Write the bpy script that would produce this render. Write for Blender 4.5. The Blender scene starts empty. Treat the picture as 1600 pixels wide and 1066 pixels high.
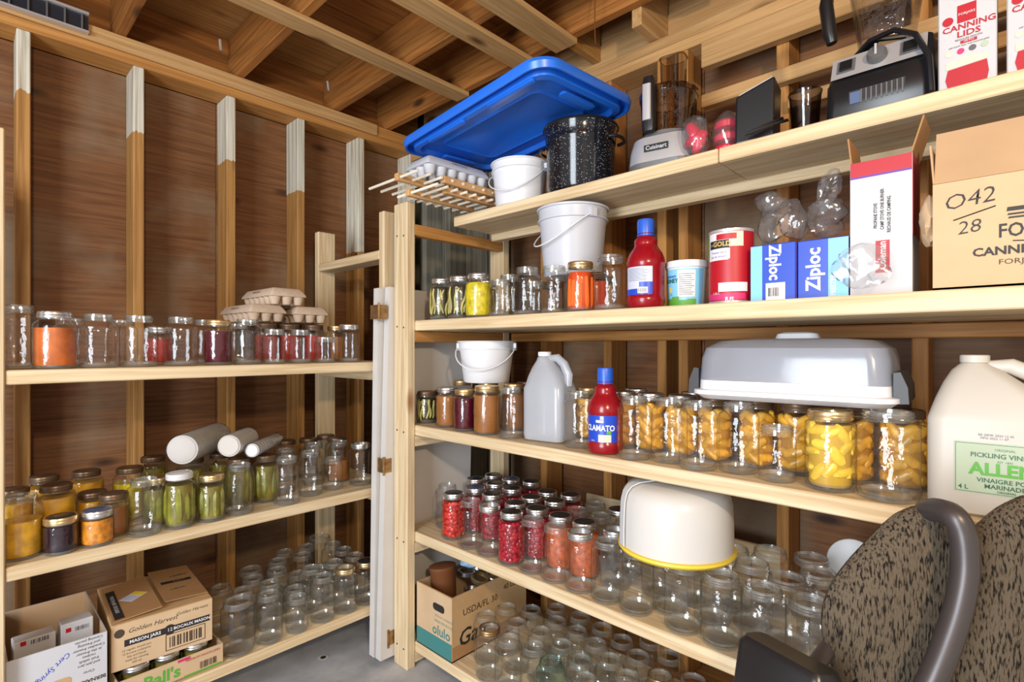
import bpy, bmesh, math, random
from mathutils import Vector, Matrix
random.seed(7)
SC = bpy.context.scene
COL = SC.collection
# ---------------------------------------------------------------- camera
TH = math.radians(43.5); F = 826.0; HZ = 543.0; CH = 1.26
cam_d = bpy.data.cameras.new('camera'); cam = bpy.data.objects.new('camera', cam_d); COL.objects.link(cam)
cam_d.sensor_width = 36; cam_d.lens = F/1600*36; cam_d.shift_y = (HZ-533)/1600; cam_d.clip_start = 0.02
cam.location = (0, 0, CH); cam.rotation_euler = (math.pi/2, 0, TH-math.pi/2)
SC.camera = cam
# ---------------------------------------------------------------- world, lights, exposure
W = bpy.data.worlds.new('room_light'); SC.world = W; W.use_nodes = True
W.node_tree.nodes['Background'].inputs[0].default_value = (1.0, 0.93, 0.85, 1)
W.node_tree.nodes['Background'].inputs[1].default_value = 0.52
def area(name, loc, target, sx, sy, power, color):
    d = bpy.data.lights.new(name, 'AREA'); d.shape = 'RECTANGLE'; d.size = sx; d.size_y = sy; d.energy = power; d.color = color
    o = bpy.data.objects.new(name, d); COL.objects.link(o); o.location = loc
    o.rotation_euler = (Vector(target)-Vector(loc)).to_track_quat('-Z', 'Y').to_euler(); return o
def bulb(name, loc, power, color, r=0.06):
    d = bpy.data.lights.new(name, 'POINT'); d.energy = power; d.color = color; d.shadow_soft_size = r
    o = bpy.data.objects.new(name, d); COL.objects.link(o); o.location = loc; return o
area('doorway_daylight', (-1.9, 0.35, 1.30), (1.4, 0.95, .9), 1.0, 2.0, 92, (0.84, 0.92, 1.0))
bulb('ceiling_bulb', (-0.30, -0.90, 2.00), 92, (1.0, 0.78, 0.52))
VS = SC.view_settings
VS.view_transform = 'Standard'; VS.look = 'None'; VS.exposure = 0.36; VS.gamma = 1; VS.use_curve_mapping = False
SC.cycles.transparent_max_bounces = 64
SC.cycles.max_bounces = 10; SC.cycles.sample_clamp_indirect = 4
# ---------------------------------------------------------------- pixel helpers (real positions from sight lines)
FW = Vector((math.cos(TH), math.sin(TH), 0)); RT = Vector((math.sin(TH), -math.cos(TH), 0)); UP = Vector((0, 0, 1)); EYE = Vector((0, 0, CH))
def ray(px, py): return FW + RT*((px-800)/F) + UP*((HZ-py)/F)
def atz(px, py, z): d = ray(px, py); return EYE + d*((z-CH)/d.z)
def atx(px, py, x): d = ray(px, py); return EYE + d*(x/d.x)
def aty(px, py, y): d = ray(px, py); return EYE + d*(y/d.y)
def proj(p):
    q = Vector(p)-EYE; return 800+F*q.dot(RT)/q.dot(FW)
# ---------------------------------------------------------------- materials
def nodes(name):
    m = bpy.data.materials.new(name); m.use_nodes = True; nt = m.node_tree; nt.nodes.clear()
    out = nt.nodes.new('ShaderNodeOutputMaterial')
    def N(t, **k):
        n = nt.nodes.new('ShaderNode'+t)
        for a, b in k.items():
            if a in n.inputs.keys() if isinstance(a, str) else False: n.inputs[a].default_value = b
            elif hasattr(n, a): setattr(n, a, b)
        return n
    return m, nt, out, N
def lk(nt, a, b): nt.links.new(a, b)
def plain(name, col, rough=0.5, metal=0.0, noise=0.0, nscale=30, bump=0.0, spec=0.5, emit=None, trans=0.0):
    m, nt, out, N = nodes(name)
    b = N('BsdfPrincipled'); b.inputs['Base Color'].default_value = (*col, 1); b.inputs['Roughness'].default_value = rough
    b.inputs['Metallic'].default_value = metal; b.inputs['Specular IOR Level'].default_value = spec
    tc = N('TexCoord')
    if noise or bump:
        nz = N('TexNoise'); nz.inputs['Scale'].default_value = nscale; nz.inputs['Detail'].default_value = 5
        lk(nt, tc.outputs['Object'], nz.inputs['Vector'])
        if noise:
            r = N('ValToRGB'); r.color_ramp.elements[0].position = .3; r.color_ramp.elements[1].position = .7
            r.color_ramp.elements[0].color = (*[max(0, c*(1-noise)) for c in col], 1); r.color_ramp.elements[1].color = (*[min(1, c*(1+noise)) for c in col], 1)
            lk(nt, nz.outputs['Fac'], r.inputs['Fac']); lk(nt, r.outputs['Color'], b.inputs['Base Color'])
        if bump:
            bp = N('Bump'); bp.inputs['Strength'].default_value = bump; bp.inputs['Distance'].default_value = 0.004
            lk(nt, nz.outputs['Fac'], bp.inputs['Height']); lk(nt, bp.outputs['Normal'], b.inputs['Normal'])
    if trans:
        t = N('BsdfTranslucent'); t.inputs['Color'].default_value = (*col, 1)
        mx = N('MixShader'); mx.inputs[0].default_value = trans
        lk(nt, b.outputs[0], mx.inputs[1]); lk(nt, t.outputs[0], mx.inputs[2]); lk(nt, mx.outputs[0], out.inputs[0])
    else: lk(nt, b.outputs[0], out.inputs[0])
    return m
WOODC = {'new': ((.71, .575, .375), (.53, .375, .205), (.30, .13, .05), .55), 'stud': ((.50, .265, .085), (.33, .155, .042), (.10, .04, .015), .6),
         'joist': ((.40, .165, .042), (.25, .088, .020), (.09, .035, .012), .55), 'amber': ((.52, .255, .075), (.36, .155, .04), (.15, .06, .02), .55),
         'ply': ((.225, .100, .040), (.140, .058, .023), (.04, .018, .01), .6), 'dowel': ((.86, .80, .68), (.78, .70, .56), (.6, .5, .35), .5),
         'grey': ((.25, .23, .175), (.15, .14, .105), (.05, .045, .035), .7), 'plate': ((.56, .345, .155), (.42, .235, .09), (.14, .06, .02), .55), 'lathwood': ((.62, .36, .16), (.46, .25, .10), (.3, .15, .06), .5)}
_wood = {}
def wood(kind, axis):
    key = (kind, axis)
    if key in _wood: return _wood[key]
    a, b, k, ro = WOODC[kind]
    m, nt, out, N = nodes('wood_%s_%s' % (kind, 'xyz'[axis]))
    p = N('BsdfPrincipled'); p.inputs['Roughness'].default_value = ro; p.inputs['Specular IOR Level'].default_value = .3
    tc = N('TexCoord'); oi = N('ObjectInfo')
    add = N('VectorMath', operation='ADD'); sc = N('VectorMath', operation='SCALE'); sc.inputs['Scale'].default_value = 37.0
    cx = N('CombineXYZ'); 
    for i in range(3): lk(nt, oi.outputs['Random'], cx.inputs[i])
    lk(nt, cx.outputs[0], sc.inputs[0]); lk(nt, tc.outputs['Object'], add.inputs[0]); lk(nt, sc.outputs[0], add.inputs[1])
    mp = N('Mapping'); s = [44.0]*3; s[axis] = 1.6
    if kind == 'ply': s = [5, 5, 60]; s[axis] = 2.6
    mp.inputs['Scale'].default_value = s; lk(nt, add.outputs[0], mp.inputs['Vector'])
    nz = N('TexNoise'); nz.inputs['Scale'].default_value = 1.6; nz.inputs['Detail'].default_value = 6; nz.inputs['Distortion'].default_value = .6
    lk(nt, mp.outputs[0], nz.inputs['Vector'])
    r = N('ValToRGB'); r.color_ramp.elements[0].position = .33; r.color_ramp.elements[1].position = .62
    r.color_ramp.elements[0].color = (*b, 1); r.color_ramp.elements[1].color = (*a, 1); lk(nt, nz.outputs['Fac'], r.inputs['Fac'])
    # knots with a shape of their own
    mk = N('Mapping'); ks = [9.0]*3; ks[axis] = 3.6; mk.inputs['Scale'].default_value = ks; lk(nt, add.outputs[0], mk.inputs['Vector'])
    vo = N('TexVoronoi'); vo.inputs['Scale'].default_value = .62; lk(nt, mk.outputs[0], vo.inputs['Vector'])
    kr = N('ValToRGB'); kr.color_ramp.elements[0].position = .06; kr.color_ramp.elements[1].position = .15
    kr.color_ramp.elements[0].color = (1, 1, 1, 1); kr.color_ramp.elements[1].color = (0, 0, 0, 1); lk(nt, vo.outputs['Distance'], kr.inputs['Fac'])
    mx = N('MixRGB'); lk(nt, kr.outputs['Color'], mx.inputs['Fac']); lk(nt, r.outputs['Color'], mx.inputs['Color1']); mx.inputs['Color2'].default_value = (*k, 1)
    last = mx.outputs[0]
    if kind == 'ply':
        n2 = N('TexNoise'); n2.inputs['Scale'].default_value = 2.1; n2.inputs['Detail'].default_value = 4; lk(nt, tc.outputs['Object'], n2.inputs['Vector'])
        r2 = N('ValToRGB'); r2.color_ramp.elements[0].position = .50; r2.color_ramp.elements[1].position = .66
        r2.color_ramp.elements[0].color = (0, 0, 0, 1); r2.color_ramp.elements[1].color = (.75, .75, .75, 1); lk(nt, n2.outputs['Fac'], r2.inputs['Fac'])
        m2 = N('MixRGB'); lk(nt, r2.outputs['Color'], m2.inputs['Fac']); lk(nt, last, m2.inputs['Color1']); m2.inputs['Color2'].default_value = (.27, .205, .135, 1); last = m2.outputs[0]
    if kind == 'stud':   # whiter upper ends of the studs, above a ragged edge at a set height
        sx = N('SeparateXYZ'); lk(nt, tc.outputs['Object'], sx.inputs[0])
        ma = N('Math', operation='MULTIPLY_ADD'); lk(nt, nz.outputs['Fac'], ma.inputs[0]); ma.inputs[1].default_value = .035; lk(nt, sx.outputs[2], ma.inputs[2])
        at = N('Attribute'); at.attribute_type = 'OBJECT'; at.attribute_name = 'pale_from'
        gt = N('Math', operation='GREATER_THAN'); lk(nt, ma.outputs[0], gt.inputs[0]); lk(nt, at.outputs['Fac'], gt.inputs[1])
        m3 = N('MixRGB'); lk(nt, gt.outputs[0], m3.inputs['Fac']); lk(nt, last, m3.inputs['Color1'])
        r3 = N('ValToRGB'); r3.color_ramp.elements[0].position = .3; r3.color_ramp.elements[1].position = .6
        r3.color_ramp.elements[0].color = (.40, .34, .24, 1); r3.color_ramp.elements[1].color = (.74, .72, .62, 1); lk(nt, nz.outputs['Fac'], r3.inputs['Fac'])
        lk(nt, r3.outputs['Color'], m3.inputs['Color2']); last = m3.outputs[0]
    hv = N('HueSaturation'); mr = N('MapRange'); mr.inputs['To Min'].default_value = .88; mr.inputs['To Max'].default_value = 1.1
    lk(nt, oi.outputs['Random'], mr.inputs['Value']); lk(nt, mr.outputs[0], hv.inputs['Value']); lk(nt, last, hv.inputs['Color'])
    lk(nt, hv.outputs[0], p.inputs['Base Color'])
    bp = N('Bump'); bp.inputs['Strength'].default_value = .18; bp.inputs['Distance'].default_value = .003; lk(nt, nz.outputs['Fac'], bp.inputs['Height']); lk(nt, bp.outputs[0], p.inputs['Normal'])
    lk(nt, p.outputs[0], out.inputs[0]); _wood[key] = m; return m
def concrete():
    m, nt, out, N = nodes('concrete'); p = N('BsdfPrincipled'); p.inputs['Roughness'].default_value = .55
    tc = N('TexCoord'); nz = N('TexNoise'); nz.inputs['Scale'].default_value = 3.2; nz.inputs['Detail'].default_value = 9; nz.inputs['Roughness'].default_value = .65
    lk(nt, tc.outputs['Object'], nz.inputs['Vector']); r = N('ValToRGB')
    r.color_ramp.elements[0].position = .3; r.color_ramp.elements[1].position = .72; r.color_ramp.elements[0].color = (.24, .25, .275, 1); r.color_ramp.elements[1].color = (.56, .575, .61, 1)
    lk(nt, nz.outputs['Fac'], r.inputs['Fac']); lk(nt, r.outputs[0], p.inputs['Base Color'])
    bp = N('Bump'); bp.inputs['Strength'].default_value = .2; bp.inputs['Distance'].default_value = .01; lk(nt, nz.outputs['Fac'], bp.inputs['Height']); lk(nt, bp.outputs[0], p.inputs['Normal'])
    lk(nt, p.outputs[0], out.inputs[0]); return m
def glassy(name, mid=(.993, .996, .994), edge=(.52, .56, .54), emboss=.35, power=6.0, f0=.055, rough=.03, scale=55, milk=0.0, milkcol=(.9, .92, .95)):
    """thin clear wall: light passes straight through, more is absorbed and mirrored at grazing angles"""
    m, nt, out, N = nodes(name); tc = N('TexCoord'); lw = N('LayerWeight'); lw.inputs['Blend'].default_value = .5
    pw = N('Math', operation='POWER'); lk(nt, lw.outputs['Facing'], pw.inputs[0]); pw.inputs[1].default_value = power
    mc = N('MixRGB'); lk(nt, pw.outputs[0], mc.inputs['Fac']); mc.inputs['Color1'].default_value = (*mid, 1); mc.inputs['Color2'].default_value = (*edge, 1)
    t = N('BsdfTransparent'); lk(nt, mc.outputs[0], t.inputs['Color'])
    g = N('BsdfGlossy'); g.inputs['Roughness'].default_value = rough
    nz = N('TexNoise'); nz.inputs['Scale'].default_value = scale; nz.inputs['Detail'].default_value = 2; lk(nt, tc.outputs['Object'], nz.inputs['Vector'])
    bp = N('Bump'); bp.inputs['Strength'].default_value = emboss; bp.inputs['Distance'].default_value = .006; lk(nt, nz.outputs['Fac'], bp.inputs['Height']); lk(nt, bp.outputs[0], g.inputs['Normal'])
    p5 = N('Math', operation='POWER'); lk(nt, lw.outputs['Facing'], p5.inputs[0]); p5.inputs[1].default_value = 3.2
    fr = N('Math', operation='MULTIPLY_ADD'); lk(nt, p5.outputs[0], fr.inputs[0]); fr.inputs[1].default_value = .55; fr.inputs[2].default_value = f0; fr.use_clamp = True
    mx = N('MixShader'); lk(nt, fr.outputs[0], mx.inputs[0]); lk(nt, t.outputs[0], mx.inputs[1]); lk(nt, g.outputs[0], mx.inputs[2])
    last = mx
    if milk:
        d = N('BsdfPrincipled'); d.inputs['Base Color'].default_value = (*milkcol, 1); d.inputs['Roughness'].default_value = .3
        m2 = N('MixShader'); m2.inputs[0].default_value = milk; lk(nt, mx.outputs[0], m2.inputs[1]); lk(nt, d.outputs[0], m2.inputs[2]); last = m2
    lk(nt, last.outputs[0], out.inputs[0]); return m
def fabric():
    m, nt, out, N = nodes('chair_fabric'); p = N('BsdfPrincipled'); p.inputs['Roughness'].default_value = .95; p.inputs['Specular IOR Level'].default_value = .1
    tc = N('TexCoord'); mp = N('Mapping'); mp.inputs['Scale'].default_value = (1, 1, .22); lk(nt, tc.outputs['Object'], mp.inputs[0])
    n1 = N('TexNoise'); n1.inputs['Scale'].default_value = 330; n1.inputs['Detail'].default_value = 3; lk(nt, mp.outputs[0], n1.inputs['Vector'])
    r = N('ValToRGB'); r.color_ramp.elements[0].position = .37; r.color_ramp.elements[1].position = .52; r.color_ramp.elements[0].color = (.012, .010, .009, 1); r.color_ramp.elements[1].color = (.105, .082, .058, 1)
    lk(nt, n1.outputs['Fac'], r.inputs[0]); lk(nt, r.outputs[0], p.inputs['Base Color'])
    n2 = N('TexNoise'); n2.inputs['Scale'].default_value = 420; lk(nt, tc.outputs['Object'], n2.inputs['Vector'])
    bp = N('Bump'); bp.inputs['Strength'].default_value = .6; bp.inputs['Distance'].default_value = .002; lk(nt, n2.outputs['Fac'], bp.inputs['Height']); lk(nt, bp.outputs[0], p.inputs['Normal'])
    lk(nt, p.outputs[0], out.inputs[0]); return m
def enamel():
    m, nt, out, N = nodes('speckled_enamel'); p = N('BsdfPrincipled'); p.inputs['Roughness'].default_value = .12
    tc = N('TexCoord'); v = N('TexVoronoi'); v.inputs['Scale'].default_value = 170; lk(nt, tc.outputs['Object'], v.inputs['Vector'])
    r = N('ValToRGB'); r.color_ramp.elements[0].position = .13; r.color_ramp.elements[1].position = .2; r.color_ramp.elements[0].color = (.6, .6, .62, 1); r.color_ramp.elements[1].color = (.008, .009, .013, 1)
    lk(nt, v.outputs['Distance'], r.inputs[0]); lk(nt, r.outputs[0], p.inputs['Base Color']); lk(nt, p.outputs[0], out.inputs[0]); return m
M = dict(
 glass=glassy('jar_glass'), rim=glassy('jar_glass_rim', (.96, .97, .965), (.36, .40, .38), .2, 3.0, .20, .05, 55, .06, (.80, .84, .83)), tealrim=glassy('teal_glass_rim', (.7, .88, .86), (.2, .36, .34), .2, 2.5, .20, .05), teal=glassy('teal_glass', (.80, .93, .91), (.25, .42, .40)), smoke=glassy('smoked_plastic', (.66, .62, .60), (.16, .14, .13), .1, 2.0, .08),  # jar rims: slight white mixed in stands for light caught by thick glass
 clear=glassy('clear_plastic', (.93, .94, .95), (.55, .57, .6), .15), film=glassy('plastic_film', (.95, .95, .96), (.6, .6, .62), .3, 1.6, .07, .10, 25, .04),
 frost=glassy('frosted_plastic', (.82, .86, .93), (.6, .64, .7), .05, 2, .06, .12, 30, .40, (.50, .54, .64)),
 milkjug=glassy('milky_jug', (.86, .89, .93), (.7, .73, .78), .1, 2, .05, .2, 30, .5, (.62, .655, .73)),
 white=plain('white_plastic', (.72, .73, .77), .38), pail=plain('translucent_pail', (.68, .70, .77), .35, trans=.25), paint=plain('door_paint', (.60, .575, .55), .5, noise=.04, nscale=8),
 dome=plain('cake_dome_plastic', (.70, .68, .655), .3, trans=.15), yellow=plain('yellow_plastic', (.80, .58, .05), .4), clip=plain('charcoal_clip', (.035, .035, .040), .45), blue=plain('blue_tote_plastic', (.015, .15, .72), .33, spec=.6),
 gold=plain('gold_lid', (.72, .53, .27), .28, .9), silver=plain('silver_lid', (.72, .72, .74), .25, .95), brass=plain('worn_brass', (.36, .22, .10), .4, .85, .35, 60),
 dark=plain('dark_lid', (.018, .021, .03), .32), bluelid=plain('blue_grey_lid', (.08, .12, .24), .3), bronze=plain('bronze_lid', (.14, .085, .05), .35, .5), lidwhite=plain('white_lid', (.58, .58, .59), .4),
 black=plain('black_plastic', (.010, .010, .012), .3), grey=plain('grey_plastic', (.11, .11, .115), .4), tube=plain('powder_coated_tube', (.062, .052, .052), .36, .35), steel=plain('brushed_steel', (.60, .60, .62), .34, .55),
 card=plain('cardboard', (.50, .315, .15), .85, noise=.08, nscale=14), cardin=plain('cardboard_inside', (.46, .30, .17), .9, noise=.06, nscale=9), cardlt=plain('pale_cardboard', (.55, .39, .235), .85, noise=.05, nscale=14), cardbrown=plain('brown_cardboard', (.36, .19, .075), .85, noise=.06, nscale=14),
 boxwhite=plain('white_card', (.52, .52, .555), .5), red=plain('red_print', (.42, .006, .016), .45), ink=plain('black_ink', (.018, .015, .014), .6), inkbrown=plain('brown_ink', (.06, .035, .02), .7), purple=plain('purple_print', (.13, .04, .33), .5),
 whiteink=plain('white_ink', (.72, .72, .74), .5), greenink=plain('green_ink', (.10, .36, .045), .5), darkgreen=plain('dark_green_ink', (.03, .12, .06), .5), mag=plain('magenta_print', (.58, .03, .16), .5), goldink=plain('gold_ink', (.55, .38, .12), .45),
 tealink=plain('teal_print', (.045, .20, .20), .6), labelgreen=plain('pale_green_label', (.40, .48, .36), .6), labelblue=plain('blue_label', (.012, .06, .50), .35), skyblue=plain('sky_blue_label', (.22, .55, .80), .4), lilac=plain('pale_lilac_label', (.52, .55, .70), .5), peach=plain('peach_label', (.85, .60, .48), .5),
 pulp=plain('grey_pulp', (.58, .45, .34), .95, noise=.06, nscale=60, bump=.3), foam=plain('grey_foam', (.52, .54, .60), .8), plate=plain('paper_plate', (.50, .475, .46), .8), napkin=plain('coffee_filter_paper', (.55, .52, .49), .9),
 juice=plain('tomato_juice', (.26, .004, .010), .22), bluecap=plain('blue_cap', (.02, .10, .55), .35), fabric=fabric(), enamel=enamel(), maskblue=plain('blue_mask', (.30, .50, .74), .8), bagred=plain('red_bag_print', (.6, .02, .06), .25),
 orangecard=plain('orange_print', (.15, .05, .014), .6), vinegar=plain('vinegar_jug_plastic', (.70, .67, .62), .4, trans=.3), copper=plain('copper_wire', (.55, .25, .1), .3, .8),
 c_orange=plain('apricot_jam', (.55, .13, .02), .3, noise=.4, nscale=12), c_dred=plain('dark_berry_juice', (.075, .004, .012), .15), c_pur=plain('grape_jelly', (.018, .006, .014), .12), c_marm=plain('marmalade', (.60, .22, .015), .3, noise=.45, nscale=60, bump=.3),
 c_yel=plain('yellow_pickle', (.62, .33, .02), .3, noise=.35, nscale=28), c_mus=plain('mustard_relish', (.62, .50, .015), .35, noise=.3, nscale=55, bump=.3), c_grn=plain('pickle_brine', (.18, .145, .02), .3, noise=.4, nscale=18), c_pick=plain('cucumber_skin', (.22, .22, .025), .35, noise=.5, nscale=26),
 c_bean=plain('yellow_bean', (.48, .42, .13), .4, noise=.3, nscale=20), c_dbean=plain('bean_brine', (.035, .028, .010), .3), c_broth=plain('meat_broth', (.30, .115, .028), .25, noise=.15, nscale=18), c_red=plain('strawberry', (.52, .025, .015), .25, noise=.4, nscale=40), c_redl=plain('strawberry_syrup', (.30, .01, .01), .15),
 c_cran=plain('cherry', (.36, .006, .02), .2, noise=.3, nscale=40), c_cranl=plain('cherry_syrup', (.20, .003, .012), .12), c_carr=plain('carrot', (.78, .14, .012), .3), c_carl=plain('carrot_brine', (.58, .06, .006), .2), c_salsa=plain('salsa', (.52, .10, .02), .35, noise=.5, nscale=70, bump=.3), c_pear=plain('pear_slice', (.78, .53, .06), .3, noise=.2, nscale=25), c_syr=plain('pear_syrup', (.55, .34, .05), .2), c_peach=plain('peach_slice', (.72, .37, .035), .3, noise=.35, nscale=25), c_pes=plain('peach_syrup', (.46, .21, .025), .2), c_redj=plain('red_jelly', (.34, .02, .012), .15))
# ---------------------------------------------------------------- mesh helpers
class MB:
    def __init__(s): s.v = []; s.f = []; s.m = []
    def add(s, vs, fs, mi=0):
        o = len(s.v); s.v += [tuple(q) for q in vs]; s.f += [tuple(i+o for i in f) for f in fs]; s.m += [mi]*len(fs); return s
    def box(s, c, d, mi=0, R=None):
        hx, hy, hz = d[0]/2, d[1]/2, d[2]/2
        vs = [Vector((x, y, z)) for z in (-hz, hz) for y in (-hy, hy) for x in (-hx, hx)]
        if R is not None: vs = [R @ q for q in vs]
        return s.add([q+Vector(c) for q in vs], [(0, 2, 3, 1), (4, 5, 7, 6), (0, 1, 5, 4), (2, 6, 7, 3), (0, 4, 6, 2), (1, 3, 7, 5)], mi)
    def lathe(s, prof, n=24, c=(0, 0, 0), mi=0, cap0=True, cap1=False, R=None):
        vs = []
        for r, z in prof:
            for i in range(n):
                a = 2*math.pi*i/n; q = Vector((r*math.cos(a), r*math.sin(a), z)); vs.append((R @ q if R is not None else q)+Vector(c))
        fs = [(k*n+i, k*n+(i+1) % n, (k+1)*n+(i+1) % n, (k+1)*n+i) for k in range(len(prof)-1) for i in range(n)]
        if cap0: fs.append(tuple(range(n-1, -1, -1)))
        if cap1: fs.append(tuple((len(prof)-1)*n+i for i in range(n)))
        return s.add(vs, fs, mi)
    def rloft(s, secs, k=5, c=(0, 0, 0), mi=0, cap0=True, cap1=True, R=None):
        """stack of rounded rectangles (hx, hy, radius, z[, ox, oy])"""
        vs = []; n = 4*(k+1)
        for t in secs:
            hx, hy, r, z = t[:4]; ox, oy = (t[4], t[5]) if len(t) > 4 else (0, 0); r = min(r, hx*.999, hy*.999)
            for qd, (sx, sy) in enumerate(((1, 1), (-1, 1), (-1, -1), (1, -1))):
                for j in range(k+1):
                    a = math.pi/2*(qd+j/k); q = Vector((sx*(hx-r)+r*math.cos(a)+ox, sy*(hy-r)+r*math.sin(a)+oy, z)); vs.append((R @ q if R is not None else q)+Vector(c))
        fs = [(b*n+i, b*n+(i+1) % n, (b+1)*n+(i+1) % n, (b+1)*n+i) for b in range(len(secs)-1) for i in range(n)]
        if cap0: fs.append(tuple(range(n-1, -1, -1)))
        if cap1: fs.append(tuple((len(secs)-1)*n+i for i in range(n)))
        return s.add(vs, fs, mi)
    def tube(s, pts, r, n=8, mi=0, flat=1.0):
        P = [Vector(p) for p in pts]; vs = []; prev = None
        for i, p in enumerate(P):
            t = (P[min(i+1, len(P)-1)]-P[max(i-1, 0)]).normalized()
            a = prev if prev is not None else (Vector((0, 0, 1)) if abs(t.z) < .9 else Vector((1, 0, 0)))
            a = (a-t*a.dot(t)).normalized(); prev = a; b = t.cross(a); rr = r[i] if isinstance(r, (list, tuple)) else r
            for j in range(n): an = 2*math.pi*j/n; vs.append(p+a*(rr*math.cos(an)*flat)+b*(rr*math.sin(an)))
        fs = [(k*n+i, k*n+(i+1) % n, (k+1)*n+(i+1) % n, (k+1)*n+i) for k in range(len(P)-1) for i in range(n)]
        fs += [tuple(range(n-1, -1, -1)), tuple((len(P)-1)*n+i for i in range(n))]
        return s.add(vs, fs, mi)
    def prism(s, poly, y0, y1, mi=0):
        n = len(poly); vs = [(x, y0, z) for x, z in poly]+[(x, y1, z) for x, z in poly]
        return s.add(vs, [tuple(range(n)), tuple(range(2*n-1, n-1, -1))]+[(i, i+n, (i+1) % n+n, (i+1) % n) for i in range(n)], mi)
    def blob(s, c, rx, ry, rz, mi=0, n=8, k=5, R=None):
        vs = []; 
        for i in range(1, k):
            a = math.pi*i/k
            for j in range(n):
                b = 2*math.pi*j/n; q = Vector((rx*math.sin(a)*math.cos(b), ry*math.sin(a)*math.sin(b), rz*math.cos(a))); vs.append((R @ q if R is not None else q)+Vector(c))
        t = Vector((0, 0, rz)); u = Vector((0, 0, -rz))
        if R is not None: t = R @ t; u = R @ u
        vs += [t+Vector(c), u+Vector(c)]; T = len(vs)-2
        fs = [(a*n+j, (a+1)*n+j, (a+1)*n+(j+1) % n, a*n+(j+1) % n) for a in range(k-2) for j in range(n)]
        fs += [(T, j, (j+1) % n) for j in range(n)]+[(T+1, (k-2)*n+(j+1) % n, (k-2)*n+j) for j in range(n)]
        return s.add(vs, fs, mi)
    def mesh(s, name, mats, smooth=True, fix=True):
        me = bpy.data.meshes.new(name); me.from_pydata(s.v, [], s.f)
        for m in (mats if isinstance(mats, (list, tuple)) else [mats]): me.materials.append(m)
        me.polygons.foreach_set('material_index', s.m)
        if fix:
            bm = bmesh.new(); bm.from_mesh(me); bmesh.ops.recalc_face_normals(bm, faces=bm.faces); bm.to_mesh(me); bm.free()
        if smooth:
            me.polygons.foreach_set('use_smooth', [True]*len(me.polygons)); me.set_sharp_from_angle(angle=math.radians(38))
        me.update(); return me
def link(name, data, parent=None, loc=(0, 0, 0), rz=0.0):
    o = bpy.data.objects.new(name, data); COL.objects.link(o); o.location = loc; o.rotation_euler = (0, 0, rz)
    if parent is not None: o.parent = parent
    return o
def tag(o, label, cat, group=None):
    o['label'] = label; o['category'] = cat
    if group: o['group'] = group
    return o
def thing(name, label, cat, loc=(0, 0, 0), rz=0.0, group=None):
    o = link(name, None, None, loc, rz); o.empty_display_size = .05; return tag(o, label, cat, group)
def part(name, mb, mat, parent, loc=(0, 0, 0), rz=0, smooth=True, label=None, stuff=False):
    o = link(name, mb.mesh(name, mat, smooth), parent, loc, rz)
    if label: o['label'] = label
    if stuff: o['kind'] = 'stuff'
    return o
def single(name, mb, mat, label, cat, loc=(0, 0, 0), rz=0, group=None, smooth=True):
    return tag(link(name, mb.mesh(name, mat, smooth), None, loc, rz), label, cat, group)
def board(name, lo, hi, kind, axis, parent=None, ch=.003, pale_from=None):
    lo, hi = Vector(lo), Vector(hi); c = (lo+hi)/2; d = hi-lo; ch = min(ch, min(d)*.3)
    bm = bmesh.new(); bmesh.ops.create_cube(bm, size=1)
    for v in bm.verts: v.co = Vector((v.co.x*d.x, v.co.y*d.y, v.co.z*d.z))
    bmesh.ops.bevel(bm, geom=bm.edges[:], offset=ch, segments=1, affect='EDGES', profile=.5)
    me = bpy.data.meshes.new(name); bm.to_mesh(me); bm.free(); me.materials.append(wood(kind, axis) if isinstance(kind, str) else kind)
    o = link(name, me, parent, c)
    if parent is not None: o.location = c-parent.location
    if pale_from is not None: o['pale_from'] = float(pale_from-c.z)
    return o
def struct(o): o['kind'] = 'structure'; return o
_fn = [0]
def text(s, size, mat, parent, org, u=(1, 0, 0), v=(0, 0, 1), name='lettering', align='CENTER', wx=1.0, bold=0.0, shear=0.0, cyl=None):
    """flat print: text laid on a face at org (u to the right, v up); cyl=(radius, angle0) wraps it round a cylinder axis z"""
    cu = bpy.data.curves.new('t', 'FONT'); cu.body = s; cu.size = size; cu.align_x = align; cu.align_y = 'CENTER'; cu.offset = bold*size; cu.shear = shear; cu.resolution_u = 2; cu.fill_mode = 'FRONT'
    ob = bpy.data.objects.new('t', cu); me = bpy.data.meshes.new_from_object(ob); bpy.data.objects.remove(ob); bpy.data.curves.remove(cu)
    u, v, org = Vector(u), Vector(v), Vector(org)
    for q in me.vertices:
        x, y = q.co.x*wx, q.co.y
        if cyl: r, a0 = cyl; a = a0+x/r; q.co = Vector((r*math.cos(a), r*math.sin(a), org.z+y))
        else: q.co = org+u*x+v*y
    me.materials.clear(); me.materials.append(mat); me.name = name; me.update()
    return link(name, me, parent)
def quad(name, mat, parent, org, w, h, u=(1, 0, 0), v=(0, 0, 1)):
    """thin printed panel with 0.4 mm of thickness, centred on org"""
    u, v = Vector(u), Vector(v); n = u.cross(v); o = Vector(org); mb = MB()
    vs = [o+u*a*w/2+v*b*h/2+n*t for t in (-.0004, .0002) for a, b in ((-1, -1), (1, -1), (1, 1), (-1, 1))]
    mb.add(vs, [(0, 3, 2, 1), (4, 5, 6, 7), (0, 1, 5, 4), (1, 2, 6, 5), (2, 3, 7, 6), (3, 0, 4, 7)]); return part(name, mb, mat, parent, smooth=False)
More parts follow.
